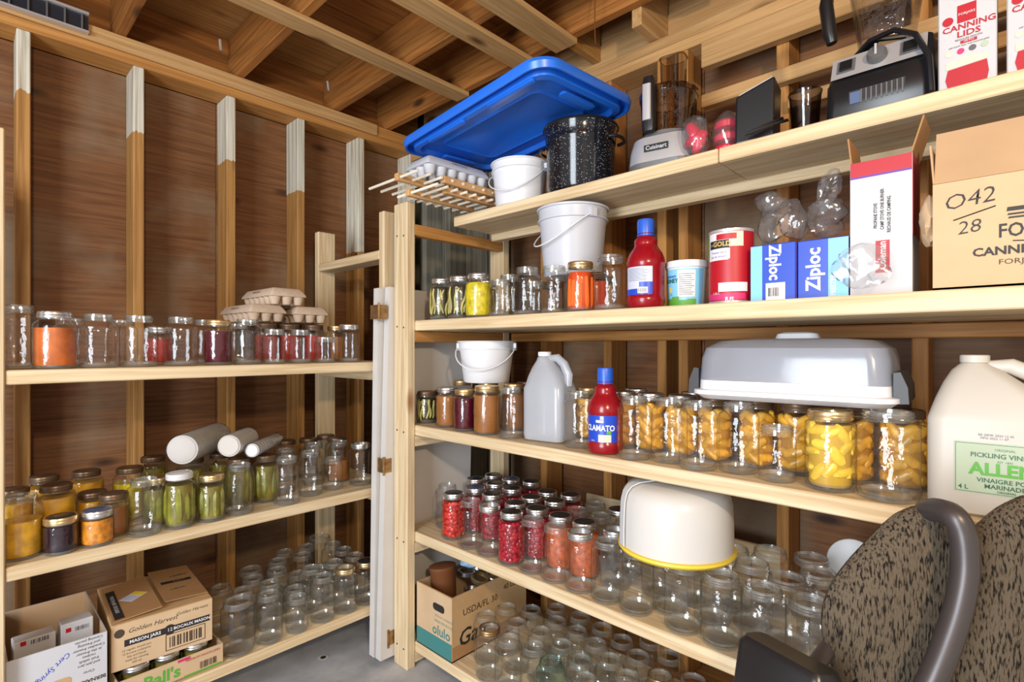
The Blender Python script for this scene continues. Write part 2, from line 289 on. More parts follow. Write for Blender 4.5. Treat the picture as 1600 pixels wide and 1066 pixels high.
def wrap(name, mat, parent, r, z0, z1, a0, a1, n=16, r1=None):
    """label band round a cylinder (a thin shell)"""
    mb = MB(); vs = []; r1 = r if r1 is None else r1
    for i in range(n+1):
        a = a0+(a1-a0)*i/n
        vs += [(r*math.cos(a), r*math.sin(a), z0), (r1*math.cos(a), r1*math.sin(a), z1), ((r-.0006)*math.cos(a), (r-.0006)*math.sin(a), z0), ((r1-.0006)*math.cos(a), (r1-.0006)*math.sin(a), z1)]
    fs = []
    for i in range(n): k = 4*i; fs += [(k, k+4, k+5, k+1), (k+2, k+3, k+7, k+6), (k+1, k+5, k+7, k+3), (k, k+2, k+6, k+4)]
    mb.add(vs, fs); return part(name, mb, mat, parent)
FR = -math.pi/2      # heading of things on the right rack: their local -Y face looks at world -X
def rotm(axis, deg): return Matrix.Rotation(math.radians(deg), 3, axis)
# ================================================================ the room
PX, PY = 1.98, 2.71          # plywood faces of the right and left walls
SX, SY = 1.85, 2.58          # stud faces
CZ = 2.71
fl = MB().box((.35, .55, -.05), (3.9, 5.0, .1)); floor = struct(link('floor', fl.mesh('floor', concrete(), False)))
stuffc = plain('drain_stain', (.50, .49, .47), .6, noise=.2, nscale=40)
mb = MB().lathe([(.012, .001), (.020, .0016), (.022, .001)], 14); o = link('anchor_hole', mb.mesh('anchor_hole', [stuffc]), floor, atz(505, 1028, 0)); 
mb = MB().lathe([(.011, .0016), (.0, .0018)], 12); link('hole', mb.mesh('hole', M['ink']), floor, atz(505, 1028, 0))
wl = struct(link('wall_left', MB().box((.25, PY+.06, 1.3), (3.7, .08, 2.9)).mesh('wall_left', M['ink'], False)))
for i, (x0, x1) in enumerate(((-1.6, -.38), (-.378, .84), (.842, PX))):
    for j, (z0, z1) in enumerate(((0, 1.18), (1.183, 2.40))):
        board('plywood_panel', (x0, PY, z0), (x1, PY+.018, z1), 'ply', 0, wl, .001)
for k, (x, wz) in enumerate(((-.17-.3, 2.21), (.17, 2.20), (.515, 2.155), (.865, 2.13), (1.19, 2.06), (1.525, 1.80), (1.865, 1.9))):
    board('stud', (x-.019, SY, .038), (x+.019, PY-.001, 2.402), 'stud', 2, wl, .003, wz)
board('sole_plate', (-1.6, SY, 0), (PX, PY-.001, .038), 'stud', 0, wl, .003, 9)
board('top_plate', (-1.6, SY-.004, 2.402), (PX, PY, 2.440), 'amber', 0, wl)
board('top_plate', (-1.6, SY-.012, 2.441), (1.62, PY, 2.500), 'plate', 0, wl)
board('top_plate', (1.625, SY, 2.441), (PX, PY, 2.500), 'amber', 0, wl)
board('rim_joist', (-1.6, PY-.03, 2.5), (PX, PY+.01, CZ), 'joist', 0, wl)
# vent grille strip lying along the top plate in the far left corner
vg = tag(link('vent_grille', None, None, (.0, 2.555, 2.455)), 'dark slotted vent strip along the ceiling plate in top left corner', 'vent')
part('backing', MB().box((-.05, .006, .035), (.80, .012, .062)), M['dark'], vg, smooth=False); part('frame_strip', MB().box((-.05, -.002, .070), (.80, .022, .010)), M['steel'], vg, smooth=False); part('frame_strip', MB().box((-.05, -.002, .001), (.80, .022, .008)), M['steel'], vg, smooth=False)
for i in range(16): part('fin', MB().box((-.42+.05*i, -.003, .0355), (.005, .012, .058)), M['grey'], vg, smooth=False)
wr = struct(link('wall_right', MB().box((PX+.06, .55, 1.3), (.08, 4.4, 2.9)).mesh('wall_right', M['ink'], False)))
for i, (y0, y1) in enumerate(((-1.6, -.36), (-.358, .86), (.862, 2.05))):
    for z0, z1 in ((0, .80), (.803, 2.0), (2.003, 2.36)):
        board('plywood_panel', (PX, y0, z0), (PX+.018, y1, z1), 'ply', 1, wr, .001)
yy = 2.055
for w in (.13, .09, .14, .10, .12, .07):
    y1 = min(yy+w, PY); board('grey_plank', (PX-.012, yy, 0), (PX+.018, y1-.004, 2.36), 'grey', 2, wr, .002); yy += w
for y in (2.45, 2.24, 1.90, 1.558, 1.215, .972, .886, .545, .19, -.16, -.5):
    board('stud', (SX, y-.019, .038), (PX-.013, y+.019, 2.355), 'grey' if y > 1.7 else 'amber', 2, wr)
for y in (1.07,):
    board('blocking', (SX+.02, .905, 2.02), (PX-.02, .955, 2.10), 'amber', 1, wr)
board('sole_plate', (SX, -1.6, 0), (PX, SY-.005, .038), 'stud', 1, wr, .003, 9)
board('top_plate', (SX-.004, -1.6, 2.355), (PX, SY-.006, 2.395), 'plate', 1, wr)
board('top_plate', (SX-.004, -1.6, 2.396), (PX, SY-.006, 2.436), 'plate', 1, wr)
board('header_board', (SX-.04, -1.6, 2.245), (SX-.003, .80, 2.335), 'plate', 1, wr)
board('header_board', (SX-.04, -1.6, 2.105), (SX-.003, .80, 2.150), 'plate', 1, wr)
board('header_board', (SX-.04, -1.6, 2.015), (SX-.003, .52, 2.055), 'plate', 1, wr)
board('rim_joist', (PX-.05, -1.6, 2.437), (PX+.01, SY-.006, 2.57), 'plate', 1, wr)
board('rim_joist', (PX-.04, -1.6, 2.573), (PX+.01, SY-.006, CZ), 'plate', 1, wr)
board('wall_patch', (SX-.002, 1.06, .42), (SX+.012, 1.32, .64), 'new', 1, wr); board('wall_patch', (SX-.002, .55, .40), (SX+.012, .95, .60), 'new', 1, wr)
ce = struct(link('ceiling', MB().box((.25, .5, CZ+.06), (3.8, 4.5, .06)).mesh('ceiling', M['ink'], False)))
yy = PY-.02
for i in range(24):
    w = .14 if i else .16
    board('subfloor_plank', (-1.6, yy-w, CZ), (PX, yy-.004, CZ+.02), 'joist' if i > 1 else 'stud', 0, ce, .002, 9); yy -= w
for x in (-.95, -.48, .0, .455, .90, 1.375, 1.70):
    board('joist', (x-.019, -1.6, 2.502), (x+.019, PY-.035, CZ-.002), 'joist', 1, ce)
for y, wd in ((1.963, .089), (1.54, .10), (1.325, .11), (.70, .09), (.1, .09)):
    board('strap', (-1.6, y-wd/2, 2.481), (1.72, y+wd/2, 2.5015), 'plate', 0, ce, .002)
board('ceiling_block', (1.722, .985, 2.44), (1.93, 1.025, CZ-.002), 'plate', 0, ce); board('ceiling_block', (1.722, 1.30, 2.50), (1.93, 1.34, CZ-.002), 'stud', 0, ce, .003, 9)
o = link('hanging_wire', MB().tube([(1.60, 1.10, 2.70), (1.61, 1.095, 2.6), (1.595, 1.10, 2.5), (1.61, 1.11, 2.40), (1.60, 1.10, 2.36)], .002, 5).mesh('hanging_wire', M['copper'])); tag(o, 'loose thin copper wire hanging from the ceiling joist', 'wire')
for k, xx in enumerate((.8, 1.32)):
    pt = Vector((xx+.03, 2.62, 2.66)); o = link('ceiling_nail', MB().tube([pt, pt+Vector((0, -.012, -.05))], .006, 6).mesh('ceiling_nail', M['lidwhite']), ce)
# ================================================================ shelving racks
RZ = [.100, .533, .953, 1.366]; TZ = 1.788
rr = thing('shelving_rack', 'tall pine rack along right wall, full of jars, kitchen machines and boxes', 'shelving', (1.48, .72, 0))
for y in (1.755, -.38):
    board('post', (1.210, y-.0445, 0), (1.248, y+.0445, 1.83), 'new', 2, rr)
    board('post', (1.745, y-.0445, 0), (1.783, y+.0445, 1.83), 'new', 2, rr)
for z in RZ+[TZ]:
    for y in (1.731, -.356):
        b = z-.040; board('cleat', (1.2485, y-.019, b-.045), (1.7445, y+.019, b-.001), 'amber' if z > 1 else 'new', 0, rr)
for z in RZ:
    xs = [1.249, 1.41, 1.58, 1.743]
    for a, b in zip(xs, xs[1:]): board('shelf_board', (a, -.42, z-.040), (b-.003, 1.792, z), 'new', 1, rr)
    board('ledger', (1.784, -.42, z-.08), (1.846, 1.70, z-.042), 'amber', 1, rr)
sj = atx(1122, 200, 1.39).y
board('shelf_board', (1.39, sj+.001, TZ-.039), (1.60, 1.645, TZ), 'new', 1, rr); board('shelf_board', (1.39, -.42, TZ-.039), (1.60, sj-.001, TZ), 'new', 1, rr)
board('ledger', (1.602, -.42, TZ-.068), (1.642, 1.645, TZ-.030), 'new', 1, rr)
for z in (1.70, 1.34, .93, .50, .08):
    for dy in (-.022, .022):
        mb = MB().lathe([(.0036, 0), (.0036, .0012), (.0, .0005)], 8, R=rotm('Y', -90)); link('screw', mb.mesh('screw', M['ink']), rr, Vector((1.2098, 1.755+dy, z+dy*.1))-rr.location)
lr = thing('shelving_rack', 'shorter pine rack against the left plywood wall holding preserves and empty jars', 'shelving', (.66, 2.2, 0))
LZ = [.2024, .684, 1.20]
for x in (.045, 1.2725):
    board('post', (x-.0445, 1.90, 0), (x+.0445, 1.938, 1.83), 'new', 2, lr); board('post', (x-.0445, 2.475, 0), (x+.0445, 2.513, 1.83), 'new', 2, lr)
    for z in LZ: board('cleat', (x-.0445, 1.9385, z-.080), (x-.0065, 2.4745, z-.040), 'new', 1, lr)
    board('brace', (x-.0445, 1.9385, 1.632), (x+.0445, 2.4745, 1.670), 'new', 1, lr)
for z in LZ:
    ys = [1.905, 2.09, 2.28, 2.472]
    for a, b in zip(ys, ys[1:]): board('shelf_board', (.0905 if a < 2 else .02, a, z-.038), (1.2265 if a < 2 else 1.30, b-.003, z), 'new', 0, lr)
# folded bifold door standing between the two racks
dr = thing('bifold_door', 'white folded closet door leaf pair with brass hinges between the racks', 'door', (1.17, 1.845, 0))
for k, (y, dx) in enumerate(((1.822, 0), (1.868, -.012))):
    R = rotm('Y', 1.7 if k == 0 else .8)
    mb = MB().box((0, 0, 0), (.455, .034, 1.478)); mb.v = [tuple(R @ Vector(q)+Vector((.23+dx, y-1.845, .757))) for q in mb.v]
    part('door_leaf', mb, M['paint'], dr, smooth=False)
for z, x in ((1.40, -.022), (.79, .000), (.10, .021)):
    hg = MB(); hg.box((x, -.0445, z), (.002, .001, .01)); h = MB()
    h.box((x+.016, -.0406, z), (.030, .0015, .056)); h.box((x-.004+.001, -.005, z), (.002, .055, .056)); part('hinge', h, M['brass'], dr, smooth=False)
    hk = MB().tube([(x-.005, -.041, z-.036), (x-.005, -.041, z+.036)], .0045, 8); part('hinge_pin', hk, M['brass'], dr)
# ================================================================ jars
TYPES = {   # height, radius, mouth radius, shoulder start
 'Q': (.170, .0470, .0355, .80), 'W': (.168, .0490, .0410, .84), 'P': (.126, .0400, .0345, .76), 'R': (.158, .0490, .0360, .74), 'S': (.100, .0400, .0360, .78), 'H': (.078, .0360, .0330, .76), 'K': (.150, .0440, .0355, .78), 'G': (.178, .0545, .0450, .84)}
_jm = {}
def jar_profile(t):
    H, R, m, sh = TYPES[t]; s = sh*H; n = H-.021
    p = [(R*.80, .0), (R*.93, .002), (R, .010), (R, s*.5), (R, s), (R*.985, s+(n-s)*.25), (m+(R-m)*.70, s+(n-s)*.55), (m+(R-m)*.28, s+(n-s)*.82), (m+.0005, n)]
    p += [(m-.0012, n+.0015), (m-.0012, n+.0035), (m+.0014, n+.005), (m+.0014, n+.0065), (m-.0012, n+.008), (m-.0012, n+.010), (m+.0014, n+.0115), (m+.0014, n+.013), (m-.001, n+.0145), (m-.001, H-.003), (m-.0004, H-.001), (m-.002, H), (m-.0045, H-.001), (m-.005, H-.008)]
    return p
def jar_mesh(t, mat='glass'):
    key = ('jar', t, mat)
    if key not in _jm:
        H, R, m, sh = TYPES[t]; mb = MB(); P = jar_profile(t); mb.lathe(P[:3], 28, mi=1); mb.lathe(P[2:9], 28, cap0=False); mb.lathe(P[8:], 28, cap0=False, mi=1)
        mb.lathe([(R*.62, .0045), (R*.84, .008), (R*.90, .016)], 28, cap0=True, mi=1)
        me = mb.mesh('jar_glass', [M[mat], M['rim' if mat == 'glass' else 'tealrim']]); bm = bmesh.new(); bm.from_mesh(me); bmesh.ops.remove_doubles(bm, verts=bm.verts, dist=1e-6); bm.to_mesh(me); bm.free(); me.update(); _jm[key] = me
    return _jm[key]
def content_mesh(t, kind, fill):
    key = ('con', t, kind, fill)
    if key in _jm: return _jm[key]
    H, R, m, sh = TYPES[t]; g = R-.0022; top = H*fill; s = sh*H; mb = MB(); rnd = random.Random(hash(kind) % 1000 if False else len(kind)*7+int(fill*100))
    def rad(z):
        if z < .012: return g*.93
        if z < s: return g
        n = H-.021; q = min(1, (z-s)/(n-s)); return g+(m-.003-g)*q
    chunky = {'beans': ('c_dbean', 'c_bean'), 'pickles': ('c_grn', 'c_pick'), 'carrots': ('c_carl', 'c_carr'), 'strawberries': ('c_redl', 'c_red'), 'cherries': ('c_cranl', 'c_cran'), 'pears': ('c_syr', 'c_pear'), 'peaches': ('c_pes', 'c_peach')}
    zs = [.009, .014, s*.4, s*.8, s]+[s+(H-.021-s)*q for q in (.35, .7, 1)]; zs = [z for z in zs if z < top]+[top]
    ins = .006 if kind in chunky else .0
    mb.lathe([(rad(z)-ins, z) for z in zs], 24, cap1=True)
    if kind in chunky:
        mats = [M[chunky[kind][0]], M[chunky[kind][1]]]
        if kind in ('beans', 'pickles', 'carrots'):
            num, w = {'beans': (17, .0046), 'pickles': (9, .0105), 'carrots': (11, .0085)}[kind]
            for i in range(num):
                a = 2*math.pi*i/num+rnd.uniform(-.1, .1); z0 = rnd.uniform(.008, .03); z1 = min(top-.004, top*rnd.uniform(.78, .98)); da = rnd.uniform(-.5, .5) if kind == 'beans' else rnd.uniform(-.12, .12); pts = []
                for k in range(6):
                    z = z0+(z1-z0)*k/5; q = rad(z)-w-.0003; aa = a+da*(k/5)+(.12*math.sin(k*1.3+i) if kind == 'beans' else 0); pts.append((q*math.cos(aa), q*math.sin(aa), z))
                mb.tube(pts, [w*.6, w, w, w, w*.95, w*.5] if kind != 'carrots' else [w*.9, w, w, w*.95, w*.9, w*.8], 7, 1)
        else:
            sz = {'strawberries': .0105, 'cherries': .009, 'pears': .019, 'peaches': .0185}[kind]; rows = max(2, int((top-.012-(.02 if kind == 'pears' else 0))/(sz*1.55))); num = int(2*math.pi*R/(sz*1.75))
            for r_ in range(rows):
                z = (.032 if kind == 'pears' else .012)+sz*.8+(top-.016-(.02 if kind == 'pears' else 0)-sz*1.2)*r_/max(1, rows-1)
                for i in range(num):
                    a = 2*math.pi*(i+.5*(r_ % 2))/num+rnd.uniform(-.12, .12); q = rad(z)-sz*.62; zz = min(max(z+rnd.uniform(-.55, .55)*sz, .010+sz*.7), top-sz*.6)
                    fl_ = 1.45 if kind in ('pears', 'peaches') else 1.0
                    mb.blob((q*math.cos(a), q*math.sin(a), zz), sz*.6, sz*fl_*rnd.uniform(.85, 1.05), sz*rnd.uniform(.65, .95)/(fl_**.5), 1, 7, 5, Matrix.Rotation(a, 3, 'Z') @ rotm('X', rnd.uniform(-60, 60)))
        me = mb.mesh('contents', mats)
    else: me = mb.mesh('contents', M[kind])
    _jm[key] = me; return me
def lid_mesh(t, kind):
    key = ('lid', t, kind)
    if key in _jm: return _jm[key]
    H, R, m, sh = TYPES[t]; r = m+.0032
    band, disc = {'gold': ('gold', 'gold'), 'silver': ('silver', 'silver'), 'dark': ('silver', 'dark'), 'white': ('lidwhite', 'lidwhite'), 'bronze': ('bronze', 'bronze'), 'golddark': ('gold', 'dark'), 'band': ('silver', None), 'goldband': ('gold', None), 'darkband': ('brass', None), 'blue': ('silver', 'bluelid')}[kind]
    mb = MB(); z = H-.0165
    mb.lathe([(r-.0006, z), (r, z+.0015), (r-.0005, z+.005), (r+.0002, z+.007), (r-.0005, z+.009), (r+.0002, z+.011), (r-.0003, z+.0145), (r-.0015, z+.0178), (r-.004, z+.0187), (r-.006, z+.0180)], 28, cap0=False)
    if disc: mb.lathe([(r-.0055, z+.0178), (r-.008, z+.0172), (r-.010, z+.0180), (.004, z+.0184)], 28, cap0=False, cap1=True, mi=1)
    _jm[key] = mb.mesh('lid', [M[band]]+([M[disc]] if disc else [])); return _jm[key]
ORD = ['first', 'second', 'third', 'fourth', 'fifth', 'sixth', 'seventh', 'eighth', 'ninth', 'tenth', 'eleventh', 'twelfth', 'thirteenth', 'fourteenth', 'fifteenth', 'sixteenth', 'seventeenth', 'eighteenth', 'nineteenth', 'twentieth']; ORD += ['twenty-'+q for q in ORD[:9]]+['thirtieth']+['thirty-'+q for q in ORD[:9]]
SHELF = {'L3': (LZ[2], "left rack's top shelf"), 'L2': (LZ[1], "left rack's middle shelf"), 'L1': (LZ[0], "left rack's bottom shelf"), 'R4': (RZ[3], "right rack's second shelf"), 'R3': (RZ[2], "right rack's third shelf"), 'R2': (RZ[1], "right rack's fourth shelf"), 'R1': (RZ[0], "right rack's bottom shelf")}
JARS = []; BLOCK = {k: ([(.045, 1.919, .052), (1.2725, 1.919, .052)] if k[0] == 'L' else [(1.229, 1.755, .047)]) for k in SHELF}       # BLOCK: footprints (x, y, r) of other things standing on the shelf
def J(sh, row, px, py, mode, t, con=None, lid=None, desc=None, fill=.82, glass='glass', d=None, fix=False):
    """mode b: py is the front of the base; t: py is the rim; d: depth plane given (x on the right rack, y on the left)"""
    z = SHELF[sh][0]; H, R = TYPES[t][:2]
    if mode == 'd': c = atx(px, 500, d) if sh[0] == 'R' else aty(px, 500, d); c = Vector((c.x, c.y, z))
    elif mode == 't': c = atz(px, py, z+H)
    else:
        c = atz(px, py, z); q = Vector((c.x, c.y, 0)).normalized(); c = c+q*R*.9
    JARS.append(dict(sh=sh, row=row, x=c.x, y=c.y, z=z, t=t, con=con, lid=lid, desc=desc, fill=fill, glass=glass, R=R, fix=fix))
# ---- left rack, top shelf
E = 'empty clear jar'
for px, t, con, lid, de, fi, d in ((24, 'G', None, None, 'big empty jar', 0, 2.02), (85, 'R', 'c_orange', 'band', 'apricot jam jar', .72, 1.965), (153, 'R', None, None, E, 0, 1.965), (216, 'R', None, None, E, 0, 1.967), (283, 'R', None, None, E, 0, 1.968), (341, 'K', 'c_dred', 'gold', 'gold-lidded dark juice jar', .76, 1.966), (387, 'R', None, None, E, 0, 1.972), (428, 'P', None, None, 'small empty jar', 0, 1.960), (469.5, 'P', None, None, 'small empty jar', 0, 1.960), (508, 'S', None, None, 'squat empty jar', 0, 1.962), (546, 'K', None, 'band', 'silver-banded empty jar', 0, 1.962)):
    J('L3', 'front row', px, 0, 'd', t, con, lid, de, fi, d=d)
for px, t, con, lid, de, fi, d in ((110, 'K', None, None, E, 0, 2.11), (190, 'K', None, None, E, 0, 2.13), (249, 'P', 'c_redj', 'dark', 'dark-lidded red jelly jar', .7, 2.09), (322, 'R', None, None, E, 0, 2.10), (372, 'K', None, None, E, 0, 2.14), (416, 'K', 'c_redj', 'bronze', 'bronze-lidded red jelly jar', .72, 2.12), (452, 'K', 'c_redj', 'bronze', 'bronze-lidded red jelly jar', .72, 2.12), (490, 'K', 'c_redj', 'bronze', 'bronze-lidded red jelly jar', .72, 2.12), (526, 'K', 'c_broth', 'gold', 'gold-lidded broth jar', .7, 2.13),
     (392, 'R', None, 'bronze', 'bronze-lidded empty jar', 0, 2.30), (424, 'R', None, 'bronze', 'bronze-lidded empty jar', 0, 2.30), (455, 'R', None, 'bronze', 'bronze-lidded empty jar', 0, 2.31), (487, 'R', None, 'bronze', 'bronze-lidded empty jar', 0, 2.31)):
    J('L3', 'back rows', px, 0, 'd', t, con, lid, de, fi, d=d)
# ---- left rack, middle shelf
for px, py, t, con, lid, de, fi in ((36, 879, 'Q', 'c_yel', None, 'open yellow relish jar', .6), (104, 866, 'S', 'c_pur', 'golddark', 'grape jelly jar', .78), (167, 851, 'S', 'c_marm', 'blue', 'marmalade jar', .76), (228, 840, 'Q', None, None, E, 0), (298, 826, 'Q', 'pickles', 'white', 'white-lidded pickle jar', .80), (354, 809, 'Q', None, None, E, 0), (434, 791, 'Q', None, None, E, 0), (485, 777, 'Q', None, None, E, 0), (520, 767, 'P', None, None, 'small empty jar', 0), (565, 760, 'Q', None, 'band', 'silver-banded empty jar', 0)):
    J('L2', 'front row', px, py, 'b', t, con, lid, de, fi)
for px, py, t, con, lid, de, fi in ((22, 765, 'Q', 'c_yel', 'bronze', 'bronze-lidded yellow jar', .8), (85, 758, 'Q', 'c_yel', 'bronze', 'bronze-lidded yellow jar', .8), (69, 744, 'Q', 'c_yel', 'bronze', 'bronze-lidded yellow jar', .8), (135, 736, 'Q', 'c_yel', 'bronze', 'bronze-lidded yellow jar', .8), (147, 769, 'P', 'c_yel', 'bronze', 'small bronze-lidded yellow jar', .8), (203, 731, 'Q', 'c_mus', 'bronze', 'bronze-lidded relish jar', .72), (198, 774, 'P', 'c_broth', 'bronze', 'small bronze-lidded broth jar', .7), (239, 714, 'Q', 'pickles', 'bronze', 'bronze-lidded pickle jar', .76), (265, 752, 'K', 'pickles', 'gold', 'gold-lidded pickle jar', .76), (330, 742, 'K', 'pickles', 'gold', 'gold-lidded pickle jar', .76), (372, 722, 'Q', 'pickles', 'bronze', 'bronze-lidded pickle jar', .78), (404, 716, 'Q', 'pickles', 'bronze', 'bronze-lidded pickle jar', .78), (445, 702, 'Q', None, None, E, 0), (455, 688, 'Q', None, 'bronze', 'bronze-lidded empty jar', 0), (490, 693, 'Q', None, None, E, 0), (488, 684, 'Q', None, 'bronze', 'bronze-lidded empty jar', 0), (530, 688, 'Q', 'c_broth', None, 'open broth jar', .55), (517, 680, 'Q', None, 'bronze', 'bronze-lidded empty jar', 0), (545, 683, 'Q', None, 'bronze', 'bronze-lidded empty jar', 0), (300, 716, 'Q', 'pickles', 'bronze', 'bronze-lidded pickle jar', .76), (345, 708, 'Q', 'pickles', 'bronze', 'bronze-lidded pickle jar', .76)):
    J('L2', 'back rows', px, py, 't', t, con, lid, de, fi)
# ---- left rack, bottom shelf
for px, py, t, lid, de in ((366, 1046, 'G', None, 'big empty jar'), (407, 1018, 'Q', None, E), (441, 996, 'Q', None, E), (479, 990, 'P', None, 'small empty jar'), (514, 982, 'Q', None, E), (550, 962, 'Q', 'goldband', 'gold-banded empty jar'), (578, 946, 'Q', 'golddark', 'gold-lidded empty jar')):
    J('L1', 'front row', px, py, 'b', t, None, lid, de)
for px, py, t, lid, de in ((348, 921, 'Q', None, E), (381, 924, 'Q', None, E), (393, 891, 'W', None, E), (419, 905, 'Q', None, E), (443, 872, 'Q', None, E), (457, 884, 'Q', None, E), (482, 900, 'P', None, 'small empty jar'), (490, 907, 'P', None, 'small empty jar'), (486, 857, 'Q', None, E), (497, 867, 'Q', None, E), (519, 877, 'Q', None, E), (519, 845, 'G', None, 'big empty jar'), (536, 855, 'Q', None, E), (560, 862, 'Q', None, E), (505, 892, 'P', None, 'small empty jar'), (463, 862, 'Q', None, E), (540, 872, 'Q', None, E), (575, 868, 'Q', None, E)):
    J('L1', 'back rows', px, py, 't', t, None, lid, de)
# ---- right rack, second shelf
for px, t, con, lid, de, fi, d in ((690, 'R', 'beans', 'silver', 'silver-lidded yellow bean jar', .80, 1.31), (719, 'R', 'beans', 'silver', 'silver-lidded yellow bean jar', .80, 1.315), (748, 'R', 'c_mus', 'band', 'mustard relish jar', .80, 1.31), (781, 'P', None, None, 'small empty jar', 0, 1.30), (824, 'R', None, None, E, 0, 1.31), (866, 'K', None, None, E, 0, 1.31), (907, 'K', 'carrots', 'brassb', 'carrot stick jar', .80, 1.31), (963, 'R', None, None, E, 0, 1.305)):
    J('R4', 'front row', px, 0, 'd', t, con, 'goldband' if lid == 'brassb' else lid, de, fi, d=d)
for px, t, con, lid, de, fi, d in ((797, 'R', None, None, E, 0, 1.40), (838, 'P', None, None, 'small empty jar', 0, 1.42), (930, 'P', 'c_carl', 'bronze', 'bronze-lidded carrot juice jar', .8, 1.395), (862, 'P', None, 'bronze', 'bronze-lidded empty jar', 0, 1.50), (900, 'P', None, 'bronze', 'bronze-lidded empty jar', 0, 1.40), (905, 'P', None, 'bronze', 'bronze-lidded empty jar', 0, 1.52), (945, 'P', None, 'bronze', 'bronze-lidded empty jar', 0, 1.50), (760, 'K', 'beans', 'silver', 'silver-lidded yellow bean jar', .8, 1.43)):
    J('R4', 'back rows', px, 0, 'd', t, con, lid, de, fi, d=d)
# ---- right rack, third shelf
for px, py, t, con, lid, de, fi in ((668, 662, 'P', 'beans', 'bronze', 'bronze-lidded bean jar', .80), (699, 669, 'K', 'c_broth', 'silver', 'silver-lidded broth jar', .80), (727, 675, 'K', 'c_dred', 'gold', 'gold-lidded dark juice jar', .80), (761, 681, 'W', 'c_broth', 'gold', 'gold-lidded broth jar', .82), (798, 687, 'Q', None, None, E, 0), (891, 699, 'Q', None, None, E, 0), (988, 721, 'Q', None, None, E, 0), (1037, 726, 'Q', None, None, E, 0), (1084, 741, 'Q', None, None, E, 0), (1146, 741, 'Q', None, None, E, 0), (1214, 756, 'P', None, None, 'small empty jar', 0), (1297, 771, 'W', 'pears', 'goldband', 'pear slice jar', .84), (1390, 795, 'G', None, None, 'big empty jar', 0)):
    J('R3', 'front row', px, py, 'b', t, con, lid, de, fi, fix=(px in (1390, 1297)))
for px, t, con, lid, de, fi, d in ((690, 'P', 'c_dred', 'bronze', 'bronze-lidded dark juice jar', .8, 1.40), (722, 'Q', 'c_broth', 'gold', 'gold-lidded broth jar', .8, 1.43), (763, 'Q', 'c_broth', 'gold', 'gold-lidded broth jar', .8, 1.42), (803, 'Q', 'c_broth', 'gold', 'gold-lidded broth jar', .8, 1.43), (823, 'Q', 'c_broth', 'bronze', 'bronze-lidded broth jar', .8, 1.55), (905, 'Q', 'peaches', 'gold', 'gold-lidded peach jar', .8, 1.44), (975, 'Q', 'peaches', 'dark', 'dark-lidded peach jar', .82, 1.42), (1015, 'Q', 'peaches', 'dark', 'dark-lidded peach jar', .82, 1.42), (1066, 'Q', 'peaches', 'dark', 'dark-lidded peach jar', .82, 1.42), (1117, 'Q', 'peaches', 'bronze', 'bronze-lidded peach jar', .82, 1.42), (1180, 'Q', 'peaches', 'bronze', 'bronze-lidded peach jar', .82, 1.42), (1246, 'Q', 'peaches', 'bronze', 'bronze-lidded peach jar', .82, 1.42), (1330, 'Q', 'peaches', 'bronze', 'bronze-lidded peach jar', .82, 1.42), (1412, 'Q', 'peaches', 'bronze', 'bronze-lidded peach jar', .82, 1.42),
      (995, 'Q', 'peaches', 'dark', 'dark-lidded peach jar', .82, 1.54), (1085, 'Q', 'peaches', 'dark', 'dark-lidded peach jar', .82, 1.54)):
    J('R3', 'back rows', px, 0, 'd', t, con, lid, de, fi, d=d)
# ---- right rack, fourth shelf
for px, py, t, con, lid, de, fi in ((699, 828, 'Q', None, None, E, 0), (709, 846, 'Q', 'strawberries', 'dark', 'dark-lidded strawberry jar', .84), (734, 861, 'Q', None, None, E, 0), (767, 875, 'Q', None, 'band', 'silver-banded empty jar', 0), (801, 887, 'Q', 'cherries', 'dark', 'dark-lidded cherry jar', .84), (836, 905, 'Q', None, None, E, 0), (873, 922, 'Q', None, None, E, 0), (911, 945, 'Q', None, 'band', 'silver-banded empty jar', 0), (961, 956, 'Q', None, None, E, 0), (1017, 982, 'Q', None, None, E, 0), (1080, 1022, 'W', None, None, E, 0), (1146, 1043, 'W', None, None, E, 0), (1222, 1072, 'W', None, None, E, 0)):
    J('R2', 'front row', px, py, 'b', t, con, lid, de, fi)
RJ = 'dark-lidded cherry jar'
for px, py, con, lid, de in ((743, 748, 'cherries', 'dark', RJ), (771, 742, 'cherries', 'dark', RJ), (743, 762, 'cherries', 'blue', 'blue-lidded cherry jar'), (774, 755, 'cherries', 'dark', RJ), (800, 749, 'cherries', 'blue', 'blue-lidded cherry jar'), (800, 763, 'cherries', 'dark', RJ), (828, 752, 'cherries', 'dark', RJ), (769, 772, 'cherries', 'dark', RJ), (797, 786, 'cherries', 'dark', RJ), (826, 779, 'cherries', 'dark', RJ), (855, 768, 'cherries', 'dark', RJ), (835, 795, 'cherries', 'dark', RJ), (864, 782, 'cherries', 'dark', RJ), (891, 773, 'cherries', 'dark', RJ), (868, 806, 'c_salsa', 'dark', 'dark-lidded salsa jar'), (908, 817, 'c_salsa', 'dark', 'dark-lidded salsa jar'), (927, 788, None, None, E), (897, 800, None, None, E), (935, 808, None, None, E), (957, 800, None, 'dark', 'dark-lidded empty jar'), (943, 834, None, 'band', 'silver-banded empty jar'), (960, 822, None, None, E),
       (1195, 859, None, None, E), (1177, 881, None, None, E), (1192, 907, None, None, E), (1264, 876, None, None, E), (1255, 898, None, None, E), (1271, 927, None, None, E), (1150, 860, None, None, E), (1010, 870, None, None, E), (1060, 885, None, None, E), (1110, 890, None, None, E), (1035, 850, None, None, E), (1090, 852, None, None, E), (1330, 945, None, None, E)):
    J('R2', 'back rows', px, py, 't', 'W' if px > 1140 else 'Q', con, lid, de, .82)
